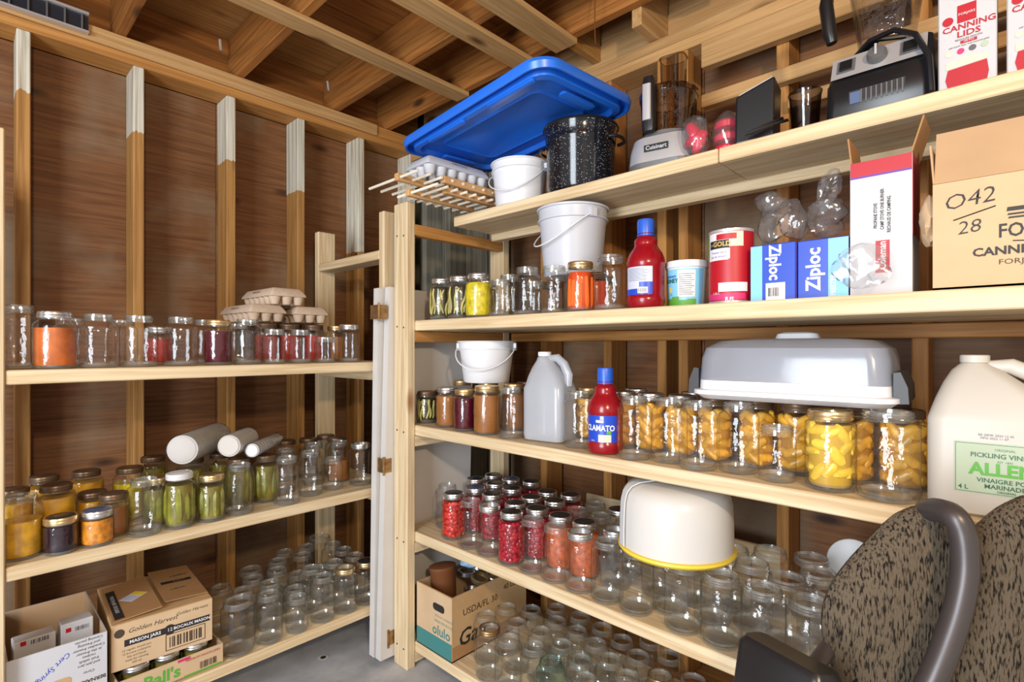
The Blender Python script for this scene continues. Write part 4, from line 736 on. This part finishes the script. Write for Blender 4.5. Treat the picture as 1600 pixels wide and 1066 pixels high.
BLOCK['R4'] += [(1.345, .406, .06), (1.345, .301, .06)]
def loose_bag(label, loc, parts_, grp='crumpled clear plastic bags on the second shelf'):
    t = thing('plastic_bag', label, 'bag', loc, FR, grp)
    for (c, rx, ry, rz_, sd, a) in parts_: part('film', crumple(MB(), c, rx, ry, rz_, sd, 24, 16, .45, R=rotm('Y', a)), M['film'], t)
loose_bag('crumpled clear bag over blue box with barcode', (1.36, .408, Z2+.1445), (((-.01, 0, .055), .034, .03, .055, 4, 22), ((-.020, .0, .10), .034, .025, .026, 12, 12), ((.03, 0, .05), .03, .03, .05, 21, -20)))
loose_bag('crumpled clear bag standing up over the other blue freezer box', (1.36, .312, Z2+.1425), (((.005, 0, .045), .036, .03, .045, 8, 25), ((.008, .0, .11), .020, .02, .045, 15, 20)))
loose_bag('crumpled clear bag on shelf in front of tall white box', (1.262, .225, Z2+.010), (((0, 0, .048), .042, .010, .046, 33, 8),))
# tall white and red box
t = open_box('camp_stove_box', 'tall white box with red top and red sideways brand label', (1.365, .199, Z2), FR, .106, .110, .282, M['boxwhite'], M['cardbrown'], .003, (('left', .055, 84), ('right', .07, 74)))
f = -.0556; quad('red_band', M['red'], t, (0, f, .267), .105, .030); quad('purple_line', M['purple'], t, (0, f-.0002, .250), .105, .004); quad('red_band', M['red'], t, (.0536, 0, .20), .108, .16, (0, 1, 0), (0, 0, 1))
quad('red_label', M['red'], t, (.004, f, .080), .024, .066); text('Coleman', .0185, M['whiteink'], t, (.004, f-.0008, .082), (0, 0, 1), (-1, 0, 0), bold=.02, wx=.86)
for i, sx in enumerate(('PROPANE STOVE', 'CAMP STOVE ONE BURNER', 'RECHAUD DE CAMPING')): text(sx, .0085, M['ink'], t, (-.008+.0115*i, f-.0003, .165+.012*(i == 1)), (0, 0, 1), (-1, 0, 0), bold=.02, wx=.8)
# canning supplies carton
t = open_box('canning_supplies_carton', 'brown canning supplies carton with handwritten number at right end of shelf', (1.43, -.075, Z2), FR, .372, .315, .200, M['cardlt'], M['cardin'], .005, (('left', .075, 86), ('front', .115, 112)))
f = -.1583; w = .372/2
text('O42', .040, M['ink'], t, (-w+.052, f, .163), (1, 0, .10), (0, 0, 1), shear=.1, bold=-.008); part('pen_stroke', MB().tube([(-w+.030, f, .128), (-w+.088, f, .145)], .0011, 4), M['ink'], t); text('28', .034, M['ink'], t, (-w+.052, f, .112), (1, 0, .08), (0, 0, 1), shear=.1, bold=-.008)
text('FORJARS', .034, M['ink'], t, (-w+.142, f, .098), bold=.015, wx=.78); text('CANNING SUPPLIES', .0205, M['ink'], t, (-w+.152, f, .064), bold=.03, wx=1.05); text('FORJARS.CO', .013, M['inkbrown'], t, (-w+.135, f, .044), wx=1.2)
for k, (zz, hw, th) in enumerate(((.136, .038, .007), (.127, .037, .003), (.121, .036, .003))): part('jar_lid_print', MB().prism([(-w+.140-hw, zz-th/2), (-w+.140+hw, zz-th/2), (-w+.140+hw*.97, zz+th/2), (-w+.140-hw*.97, zz+th/2)], f-.0004, f), M['ink'], t, smooth=False)
part('underline_print', MB().tube([(-w+.11, f, .080), (-w+.14, f, .077), (-w+.17, f, .080)], .0009, 4), M['ink'], t)
part('wrapping_paper', crumple(MB(), (-w-.008, -.12, .14), .016, .028, .05, 6, 14, 10, .5), M['cardlt'], t)
BLOCK['R4'] += [(1.40, .2, .09), (1.40, .0, .13)]
pail('bucket', 'large translucent white bucket standing on jars on second shelf', (1.452, 1.092, Z2+.1310), .098, .116, .230, FR-.35, M['pail'], drop=.10)
# ================================================================ third shelf of the right rack
Z3 = RZ[2]+.0008
pail('bucket', 'small white bucket standing on preserve jars on third shelf', (1.415, 1.478, RZ[2]+.1735), .088, .108, .158, FR+.55, M['white'], drop=.085)
def jug(label, loc, rz, mat, w, d, h, capm, name='jug', hole=True):
    """square-shouldered plastic jug with a moulded handle and a screw neck off centre"""
    t = thing(name, label, 'jug', loc, rz); hs = h*.60; nx = -w*.10
    S = [(w/2-.012, d/2-.012, .02, 0), (w/2-.002, d/2-.002, .025, .006), (w/2, d/2, .025, .02), (w/2, d/2, .025, hs*.98)]
    S += [(w/2-.004, d/2-.004, .03, hs+.012), (w*.42, d*.42, .03, h*.72, nx*.2, 0), (w*.31, d*.33, .03, h*.82, nx*.7, 0), (w*.20, d*.20, .026, h*.90, nx*1.15, 0), (.024, .024, .0238, h*.935, nx*1.3, 0), (.019, .019, .0188, h*.95, nx*1.3, 0), (.019, .019, .0188, h*.965, nx*1.3, 0)]
    part('body', MB().rloft(S, 6), mat, t)
    part('cap', MB().lathe([(.0215, h*.950), (.0222, h*.952), (.0222, h*.995), (.020, h)], 26, cap1=True, c=(nx*1.3, 0, 0)), capm, t)
    part('handle', MB().tube([(nx*1.3+.018, 0, h*.925), (nx+.045, 0, h*.93), (w*.36, 0, h*.86), (w*.47, 0, h*.74), (w*.46, 0, h*.62)], [.010, .013, .014, .014, .012], 10, flat=1.1), mat, t)
    return t
p = Vector((1.355, atx(859, 600, 1.355).y, Z3)); BLOCK['R3'] += [(p.x, p.y, .090)]
jug('milky plastic jug half full behind empty jar on third shelf', p, FR+.15, M['milkjug'], .150, .120, .292, M['white'])
p = spot(946, 712, Z3, .050); BLOCK['R3'] += [(p.x, p.y, .054)]; juice_bottle('red juice bottle with blue brand label on third shelf', p, FR-.10, True)
# cake carrier
t = thing('cake_carrier', 'rectangular cake carrier with frosted lid and grey clips on jars', 'cake carrier', (1.425, .385, RZ[2]+.1735+.007), FR+.06)
part('tray', MB().rloft([(.195, .135, .04, 0), (.207, .150, .045, .010), (.212, .155, .045, .012), (.212, .155, .045, .022), (.200, .143, .04, .024), (.199, .142, .04, .046)], 6), M['white'], t)
part('cover', MB().rloft([(.1995, .1425, .04, .0465), (.196, .139, .04, .10), (.190, .133, .045, .125), (.165, .110, .05, .142), (.10, .06, .04, .148)], 6, cap0=False), M['frost'], t)
part('cover_handle', MB().rloft([(.050, .020, .018, .1485), (.045, .018, .016, .160), (.030, .012, .01, .164)], 5), M['white'], t)
for sx in (-1, 1):
    part('clip', MB().prism([(sx*.200, .010), (sx*.226, .012), (sx*.224, .045), (sx*.212, .076), (sx*.2000, .074)], -.120, .090), M['clip'], t)
# vinegar jug
t = jug('big translucent vinegar jug with pale green label at right', (1.345, .030, Z3), FR+.04, M['vinegar'], .185, .160, .292, M['vinegar'], 'vinegar_jug')
f = -.0806
quad('label', M['labelgreen'], t, (.018, f, .090), .142, .092); 
for (a_, b_, w_, h_) in ((.018, .1335, .136, .0008), (.018, .0465, .136, .0008), (-.0505, .090, .0008, .088)): quad('label_border', M['darkgreen'], t, (a_, f-.0004, b_), w_, h_)
text("ALLEN'S", .030, M['greenink'], t, (.022, f-.0006, .088), bold=.04, wx=1.0); text('PICKLING VINEGAR', .0115, M['darkgreen'], t, (.018, f-.0006, .1135), bold=.02, wx=.95); text('ORIGINAL', .006, M['darkgreen'], t, (.016, f-.0006, .1245)); text('EST. 1893', .005, M['darkgreen'], t, (.016, f-.0006, .1035)); text('VINAIGRE POUR', .0108, M['darkgreen'], t, (.018, f-.0006, .069), bold=.02); text('MARINADES', .0108, M['darkgreen'], t, (.018, f-.0006, .0585), bold=.02); text('ORIGINAL', .0055, M['darkgreen'], t, (.018, f-.0006, .0505), bold=.02); text('4 L', .011, M['darkgreen'], t, (-.040, f-.0006, .0535), bold=.02)
text('BB 20MR 2024 12 45', .0055, M['grey'], t, (.004, f-.0006, .150)); text('MFG 2022 11 07', .0055, M['grey'], t, (.002, f-.0006, .1445))
for i in range(4): part('shoulder_rib', MB().rloft([(.080-.013*i, .0, .0, 0)], 1) if False else MB().tube([(-.070+.006*i, -.0635+.0075*i, .196+.0135*i), (.045-.010*i, -.0635+.0075*i, .196+.0135*i)], .0032, 6), M['vinegar'], t)
BLOCK['R3'] += [(1.345, .03, .105)]
# ================================================================ fourth shelf: cake dome
t = thing('cake_dome', 'round white cake dome with yellow base sitting on jars', 'cake dome', (1.368, atx(1056, 800, 1.368).y, RZ[1]+.1715), FR)
part('base', MB().lathe([(.140, 0), (.150, .003), (.156, .010), (.155, .016), (.148, .018)], 56, cap1=True), M['yellow'], t)
part('dome', MB().lathe([(.149, .016), (.149, .040), (.148, .10), (.146, .138), (.140, .160), (.128, .175), (.108, .184), (.06, .189), (.004, .190)], 56, cap0=False, cap1=True), M['dome'], t)
R = rotm('Z', 51); half = [(.1515, .019), (.1515, .06), (.1505, .10), (.1485, .139), (.1425, .163), (.130, .1785), (.109, .1875), (.06, .1925), (0, .1935)]; half = [(-a_, b_) for a_, b_ in half]+[(a_, b_) for a_, b_ in half[-2::-1]]
pts = [R @ Vector((a_, 0, b_)) for a_, b_ in half]; NS = len(pts)-1
hd = MB(); vs = []
for q in pts:
    for sy in (-.014, .014):
        for k in (0, .004): vs.append(q+R @ Vector((0, sy, 0))+(Vector((q.x, q.y, max(0, q.z-.13)*2)).normalized() if True else 0)*k)
hd.add(vs, [f_ for i in range(NS) for f_ in ((4*i, 4*i+4, 4*i+6, 4*i+2), (4*i+1, 4*i+3, 4*i+7, 4*i+5), (4*i, 4*i+1, 4*i+5, 4*i+4), (4*i+2, 4*i+6, 4*i+7, 4*i+3))]+[(0, 2, 3, 1), (4*NS, 4*NS+1, 4*NS+3, 4*NS+2)])
part('carry_strap', hd, M['lidwhite'], t)
# ================================================================ bottom shelf: produce box of lids
t = open_box('produce_box', 'open produce carton full of jar bands on bottom right shelf', (1.457, 1.600, RZ[0]+.0008), FR, .214, .406, .238, M['card'], M['cardin'], .005)
BLOCK['R1'] += [(1.30, 1.605, .14), (1.45, 1.605, .14), (1.60, 1.605, .14)]
f = -.2035
quad('pale_print', M['cardlt'], t, (0, f, .13), .212, .21); quad('teal_band', M['tealink'], t, (.0, f-.0004, .035), .212, .062); text('olulo', .052, M['tealink'], t, (.045, f-.0006, .090), (1, 0, -.0), (0, 0, 1), bold=.02); text('FRESH PRODUCE', .014, M['tealink'], t, (.058, f-.0006, .125)); text('PRODUCT OF MEXICO', .010, M['tealink'], t, (.060, f-.0006, .145))
part('hand_hole', MB().rloft([(.034, .014, .013, 0), (.034, .014, .013, .0006)], 5, R=rotm('X', 90)), M['ink'], t, (.030, f-.0003, .178))
sx = .1073; quad('brown_print', M['cardbrown'], t, (sx, 0, .03), .404, .05, (0, 1, 0), (0, 0, 1)); text('Gan', .085, M['ink'], t, (sx+.0006, -.105, .072), (0, 1, 0), (0, 0, 1), bold=.015, shear=.2); text('USDA/FL 30', .036, M['inkbrown'], t, (sx+.0006, -.06, .165), (0, 1, 0), (0, 0, 1)); text('40 LB', .030, M['inkbrown'], t, (sx+.0006, .10, .190), (0, 1, 0), (0, 0, 1))
bx_ = Vector((1.457, 1.600, RZ[0]+.0008))
rnd = random.Random(4); ringm = MB().lathe([(.034, -.008), (.0365, -.0065), (.0365, .007), (.034, .009), (.029, .009), (.033, .006)], 22, cap0=False).mesh('jar_band', M['silver']); ringg = ringm.copy(); ringg.materials.clear(); ringg.materials.append(M['gold'])
k = 0
for zl, cnt in ((.055, 6), (.140, 8), (.226, 10)):
    for i in range(cnt):
        wx_, wy_ = (i % 2-.5)*.090+rnd.uniform(-.012, .012), ((i//2)/(max(1, cnt//2-1))-.5)*.30
        if zl > .1 and abs(wy_+.115) < .085 and abs(-wx_-.040) < .085: continue
        o = link('jar_band', ringm if k % 3 else ringg, None, bx_+Vector((wy_*1.0, -wx_, zl))); o.rotation_euler = (rnd.uniform(-.5, .5), rnd.uniform(-.5, .5), rnd.uniform(0, 3)); k += 1
        tag(o, *(('silver jar screw band heaped in the open produce carton', 'jar band', 'silver jar bands in the produce carton') if (k-1) % 3 else ('gold-coloured jar screw band heaped in the open produce carton', 'jar band', 'gold jar bands in the produce carton')))
t = thing('plastic_pouch', 'pale blue plastic pouch lying on jar bands in produce carton', 'pouch', bx_+Vector((.0, .005, .290)), FR); part('pouch', crumple(MB(), (0, 0, 0), .050, .055, .024, 11, 18, 10, .3), M['maskblue'], t)
single('plastic_cylinder', MB().lathe([(.030, -.08), (.032, -.078), (.032, .078), (.030, .08)], 24, cap1=True, R=rotm('Y', 80)), M['white'], 'white plastic cylinder lying at back of produce carton', 'cylinder', bx_+Vector((.115, .050, .292)))
single('orange_tub', MB().lathe([(.040, 0), (.045, .004), (.052, .11), (.054, .113), (.054, .124), (.045, .127)], 28, cap1=True, R=rotm('X', -8)), M['orangecard'], 'dark orange tub behind the produce carton items', 'tub', bx_+Vector((-.115, .040, .165)))
# ================================================================ left rack: cartons, sleeves, boxes
zc = LZ[2]+.1585+.0035; c0 = aty(408, 480, 2.27); G3 = 'pulp egg cartons on the left rack'
carton('lower left pulp egg carton standing on back jars', (.845, 2.275, zc), .05, M['pulp'], 3, 6, G3); carton('lower right pulp egg carton beside pine post', (1.035, 2.275, zc), -.03, M['pulp'], 3, 6, G3); carton('topmost pulp egg carton across the two below', (.925, 2.265, zc+.0695), .03, M['pulp'], 3, 6, G3)
def sleeve(label, a, b, r, mat, name, cat, n=17):
    a, b = Vector(a), Vector(b); ax = (b-a); L = ax.length; R = ax.to_track_quat('Z', 'Y').to_matrix(); t = thing(name, label, cat, a); prof = [(r*.86, 0)]
    for i in range(n): z = L*i/n; prof += [(r*.97, z+.0006), (r, z+L/n*.55), (r*.86, z+L/n*.85)]
    part('stack', MB().lathe(prof+[(r*.9, L)], 30, cap1=True, R=R), mat, t)
    part('end_disc', MB().lathe([(r*.86, -.0012), (r*.80, -.0035), (r*.1, -.0035)], 30, cap0=False, cap1=True, R=R), mat, t)
    part('film_sleeve', MB().lathe([(r*.96, -.008), (r*1.03, .004), (r*1.03, L), (r*.8, L+.010), (r*.3, L+.018)], 30, cap0=False, R=R), M['clear'], t); return t
zj = LZ[1]+.1725
def lay(px, py, y): return aty(px, py, y)
sleeve('long plastic sleeve of white paper plates lying across the pickle jars', lay(285, 703, 2.02), lay(340, 681, 2.27), .050, M['plate'], 'paper_plate_sleeve', 'paper plates')
sleeve('shorter sleeve of coffee filters beside the long plate sleeve', lay(358, 697, 1.985), lay(388, 684, 2.12), .039, M['napkin'], 'coffee_filter_sleeve', 'paper filters', 14)
sleeve('narrow clear sleeve of small white discs beside the coffee filters', lay(394, 704, 1.97), lay(432, 686, 2.15), .025, M['lidwhite'], 'disc_sleeve', 'lids', 10)
ZL = LZ[0]+.0008
# open white carton, far left
t = open_box('white_carton', 'open white carton with upside-down print on bottom left shelf', (.200, 2.115, ZL), 0, .215, .37, .224, M['boxwhite'], M['cardin'], .004); f = -.1856
for i, sx in enumerate(('Canning pectin', 'and freezing', 'Canadian freezer', 'in the freezer', 'recipes', 'fruit salads', 'and jam jars', 'Certo')): text(sx, .0105, M['ink'], t, (.066, f, .215-.0115*i-(.010 if i > 6 else 0)), (-1, 0, 0), (0, 0, -1), shear=.2)
text('BERNARDIN', .014, M['inkbrown'], t, (.066, f, .098), (-1, 0, 0), (0, 0, -1), bold=.03); text('Cert Syringe', .020, M['labelblue'], t, (-.015, f, .165), (-.75, 0, -.6), (.6, 0, -.75), shear=.3)
part('red_corner', MB().prism([(-.107, .098), (-.070, .115), (-.070, .150), (-.060, .150), (-.060, .106), (-.107, .086)], f-.0003, f), M['red'], t, smooth=False); part('hand_hole', MB().rloft([(.022, .012, .011, 0), (.022, .012, .011, .0006)], 5, R=rotm('X', 90)), M['card'], t, (.004, f, .118))
for k, (px_, w_, lab) in enumerate(((-.045, .09, 'plain white packet with red seal standing inside the white carton'), (.048, .075, 'white packet with black barcode print standing inside the white carton'))):
    q = closed_box('pectin_packet', lab, (.200+px_, 2.03, ZL+.0055), .05, w_, .05, .232+.012*k, M['boxwhite'], group='packets inside the white carton'); quad('red_print', M['red'], q, (-w_*.28, -.0256, .224), .012, .012); barcode(q, (.01, -.0258, .222), w_*.5, .016, bg=False, n=7+k)
# mason jar carton on top of a tray of small jars
Zt = ZL
t = open_box('jar_tray', 'low cardboard jar tray with green print under brown carton', (.470, 2.09, Zt), .02, .290, .34, .066, M['cardlt'], M['cardin'], .004); f = -.1706
text("Ball's", .050, M['greenink'], t, (-.03, f, .030), bold=.03); barcode(t, (.10, f-.0004, .022), .06, .030, bg=False, n=3); quad('green_band', M['greenink'], t, (.085, f+.0002, .004), .11, .006); text('PREMIUM MASON JARS', .010, M['red'], t, (.085, f, .052)); quad('magenta_tab', M['mag'], t, (.03, f-.0002, .060), .035, .008)
hj = 0
for iy in range(4):
    for ix in range(3):
        loc = Vector((.385+.082*ix, 1.968+.079*iy, Zt+.0050)); r_ = thing('small_jar', 'low pickle jar standing in the green-printed tray', 'jar', loc, ix+iy, 'small pickle jars in the tray'); r_['label'] = ('%s low pickle jar from left, %s row back, in the printed jar tray' % (ORD[ix], ORD[iy]))
        link('glass', jar_mesh('H'), r_); c_ = link('contents', content_mesh('H', 'c_grn', .78), r_); link('lid', lid_mesh('H', 'silver'), r_)
t = closed_box('mason_jar_carton', 'brown mason jar carton with black print on top of jar tray', (.463, 2.11, Zt+.0860), math.radians(-3), .270, .345, .140, M['card']); f = -.1733
quad('pale_front', M['cardlt'], t, (0, f+.0002, .07), .268, .136); quad('black_banner', M['ink'], t, (.012, f-.0003, .078), .230, .020); text('MASON JARS', .014, M['whiteink'], t, (-.050, f-.001, .078), bold=.02); text('BOCAUX MASON', .013, M['whiteink'], t, (.076, f-.001, .078), bold=.02); part('round_seal', MB().lathe([(.016, 0), (.016, .0006)], 20, cap1=True, R=rotm('X', 90)), M['ink'], t, (.014, f-.0002, .078)); text('12', .015, M['whiteink'], t, (.014, f-.0012, .078))
text('Golden Harvest', .020, M['ink'], t, (-.030, f-.0003, .112), shear=.35); text('Golden Harvest', .014, M['ink'], t, (.075, f-.0003, .120), shear=.35); part('seal_print', MB().lathe([(.013, 0), (.013, .0005)], 18, cap1=True, R=rotm('X', 90)), M['inkbrown'], t, (-.115, f, .112)); barcode(t, (.058, f-.0006, .038), .105, .046, bg=False, n=11)
for (a_, b_, w_, h_) in ((.058, .063, .110, .0018), (.058, .014, .110, .0018), (.0035, .038, .0018, .05), (.1125, .038, .0018, .05)): quad('frame_print', M['ink'], t, (a_, f-.0005, b_), w_, h_)
for i in range(5): text(('12 regular mouth jars', '12 bocaux ordinaires', 'lids and bands', 'made for canning', '500 ml')[i], .0085, M['ink'], t, (-.072, f-.0003, .056-.0105*i))
top = .1406
for k, (x_, w_, y_, d_, a_) in enumerate(((-.066, .125, -.010, .30, 4.0), (.070, .122, .02, .30, -3.0))):
    R = rotm('Y', -a_); o = part('flap', MB().box((0, 0, 0), (w_, d_, .0032), R=R), M['cardbrown'], t, (x_, y_, top+.0075), smooth=False)
    zf = .0022
    if k == 0:
        quad('black_banner', M['ink'], o, R @ Vector((-.045, -.02, zf)), .024, .24, R @ Vector((1, 0, 0)), R @ Vector((0, 1, 0))); text('MASON JARS  BOCAUX', .014, M['whiteink'], o, R @ Vector((-.045, -.02, zf+.0006)), R @ Vector((0, -1, 0)), R @ Vector((1, 0, 0))); quad('price_label', M['lilac'], o, R @ Vector((.008, .0, zf)), .060, .050, R @ Vector((.8, .6, 0)), R @ Vector((-.6, .8, 0))); quad('yellow_print', M['yellow'], o, R @ Vector((.024, .012, zf+.0004)), .022, .046, R @ Vector((.8, .6, 0)), R @ Vector((-.6, .8, 0)))
    else: text('GOLDEN', .020, M['ink'], o, R @ Vector((.0, .06, zf)), (1, 0, 0), (0, 1, 0)); quad('print_block', M['ink'], o, R @ Vector((0, .01, zf)), .09, .022, R @ Vector((1, 0, 0)), R @ Vector((0, 1, 0))); text('HARVEST', .014, M['cardbrown'], o, R @ Vector((0, .01, zf+.0006)), (1, 0, 0), (0, 1, 0)); text('BOCAUX', .016, M['ink'], o, R @ Vector((-.02, -.06, zf)), (1, 0, 0), (0, 1, 0))
BLOCK['L1'] += [(.2, 2.1, .2), (.47, 1.99, .155), (.47, 2.15, .16)]
build_jars()
# ================================================================ padded chairs in the foreground
def smooth_path(pts, n=6):
    P = [Vector(p) for p in pts]; out = []
    for i in range(len(P)-1):
        a, b, c, d = P[max(i-1, 0)], P[i], P[i+1], P[min(i+2, len(P)-1)]
        for k in range(n):
            t = k/n; out.append(.5*((2*b)+(c-a)*t+(2*a-5*b+4*c-d)*t*t+(3*b-a-3*c+d)*t**3))
    return out+[P[-1]]
def cushion(parent, outline, base, nrm, thick, mat):
    """puffed pad from a closed outline: two bulged faces meeting in a rounded edge"""
    P = smooth_path(outline+[outline[0]], 4)[:-1]; c = sum(P, Vector())/len(P); n = len(P); mb = MB(); vs = []; nrm = Vector(nrm).normalized()
    rings = [(.0, .5), (.35, .49), (.68, .45), (.88, .36), (.97, .20), (1.0, 0), (.97, -.20), (.88, -.36), (.68, -.45), (.35, -.49), (.0, -.5)]
    for s_, h_ in rings:
        for q in P: vs.append(c+(q-c)*max(s_, .001)+nrm*(h_*thick))
    mb.add(vs, [(k*n+i, k*n+(i+1) % n, (k+1)*n+(i+1) % n, (k+1)*n+i) for k in range(len(rings)-1) for i in range(n)])
    return part('back_cushion', mb, mat, parent)
D0 = .80
def cp(px, py, dep): return EYE+ray(px, py)*dep
def chair(label, root, outl, tubep, dep, nrm, arm):
    t = thing('stacking_chair', label, 'chair', root, 0, 'padded stacking chairs'); L = lambda q: Vector(q)-Vector(root)
    cushion(t, [L(cp(x, y, dep)) for x, y in outl], None, nrm, .060, M['fabric'])
    if tubep: part('back_tube', MB().tube(smooth_path([L(cp(x, y, d)) for x, y, d in tubep], 6), .0170, 14), M['tube'], t)
    return t
root1 = Vector((.83, .10, 0)); nrm1 = -(FW*.80-RT*.60)
out1 = [(1440, 789), (1410, 803), (1381, 832), (1341, 875), (1309, 921), (1296, 967), (1298, 1010), (1312, 1060), (1335, 1120), (1370, 1170), (1410, 1150), (1432, 1080), (1452, 1000), (1466, 930), (1470, 860), (1462, 812)]
c1 = chair('grey flecked padded chair with curved tube frame at lower right', root1, out1, [(1448, 800, .80), (1463, 797, .78), (1489, 806, .75), (1504, 835, .74), (1508, 889, .735), (1499, 945, .73), (1482, 1000, .725), (1458, 1060, .72), (1425, 1130, .72), (1400, 1230, .72), (1380, 1400, .72)], .80, nrm1, True)
out2 = [(1612, 772), (1575, 790), (1545, 815), (1524, 845), (1514, 900), (1506, 960), (1498, 1020), (1496, 1090), (1500, 1160), (1560, 1190), (1610, 1160), (1632, 1060), (1638, 940), (1634, 830), (1628, 785)]
root2 = Vector((.80, -.12, 0)); c2 = chair('grey flecked padded chair cut off by right photo edge', root2, out2, [(1632, 780, .80), (1658, 800, .79), (1668, 900, .78), (1660, 1060, .77), (1650, 1250, .77)], .80, nrm1, False)
ar = cp(1228, 1055, .76)-root1
Ra = Matrix.Rotation(TH-math.pi/2+.5, 3, 'Z') @ rotm('Y', 12)
part('armrest', MB().rloft([(.026, .060, .012, -.075), (.030, .066, .014, -.068), (.030, .066, .014, .022), (.024, .060, .012, .032)], 4, ar, R=Ra), M['black'], c1)
part('arm_tube', MB().tube(smooth_path([cp(1303, 1000, .82)-root1, cp(1283, 1028, .80)-root1, cp(1262, 1058, .78)-root1, cp(1240, 1110, .77)-root1, cp(1225, 1250, .77)-root1]), .0125, 10), M['tube'], c1)
for t_, up, wx_, yo in ((c1, 0, .19, 0), (c2, .10, .235, .25)):
    part('seat', MB().rloft([(.18, .17, .08, .40+up), (.20, .19, .09, .42+up), (.20, .19, .09, .45+up), (.17, .16, .08, .47+up)], 6, Vector((-.06, -.30+yo, 0))), M['fabric'], t_)
    for sx in (-1, 1):
        for sy in (-.48, -.12): part('leg', MB().tube([Vector((sx*wx_-.06, sy+yo, .42+up)), Vector((sx*(wx_+.02)-.06, sy*1.03+yo, .006))], .012, 8), M['tube'], t_)
# paper plate behind the chair on the fourth shelf
single('plastic_plate', MB().lathe([(.035, 0), (.055, .006), (.060, .012), (.058, .013), (.034, .003)], 30, cap1=True, R=rotm('Y', -62)), M['lidwhite'], 'white round plate propped behind the chair on fourth shelf', 'plate', atx(1333, 880, 1.66)+Vector((0, 0, 0)))
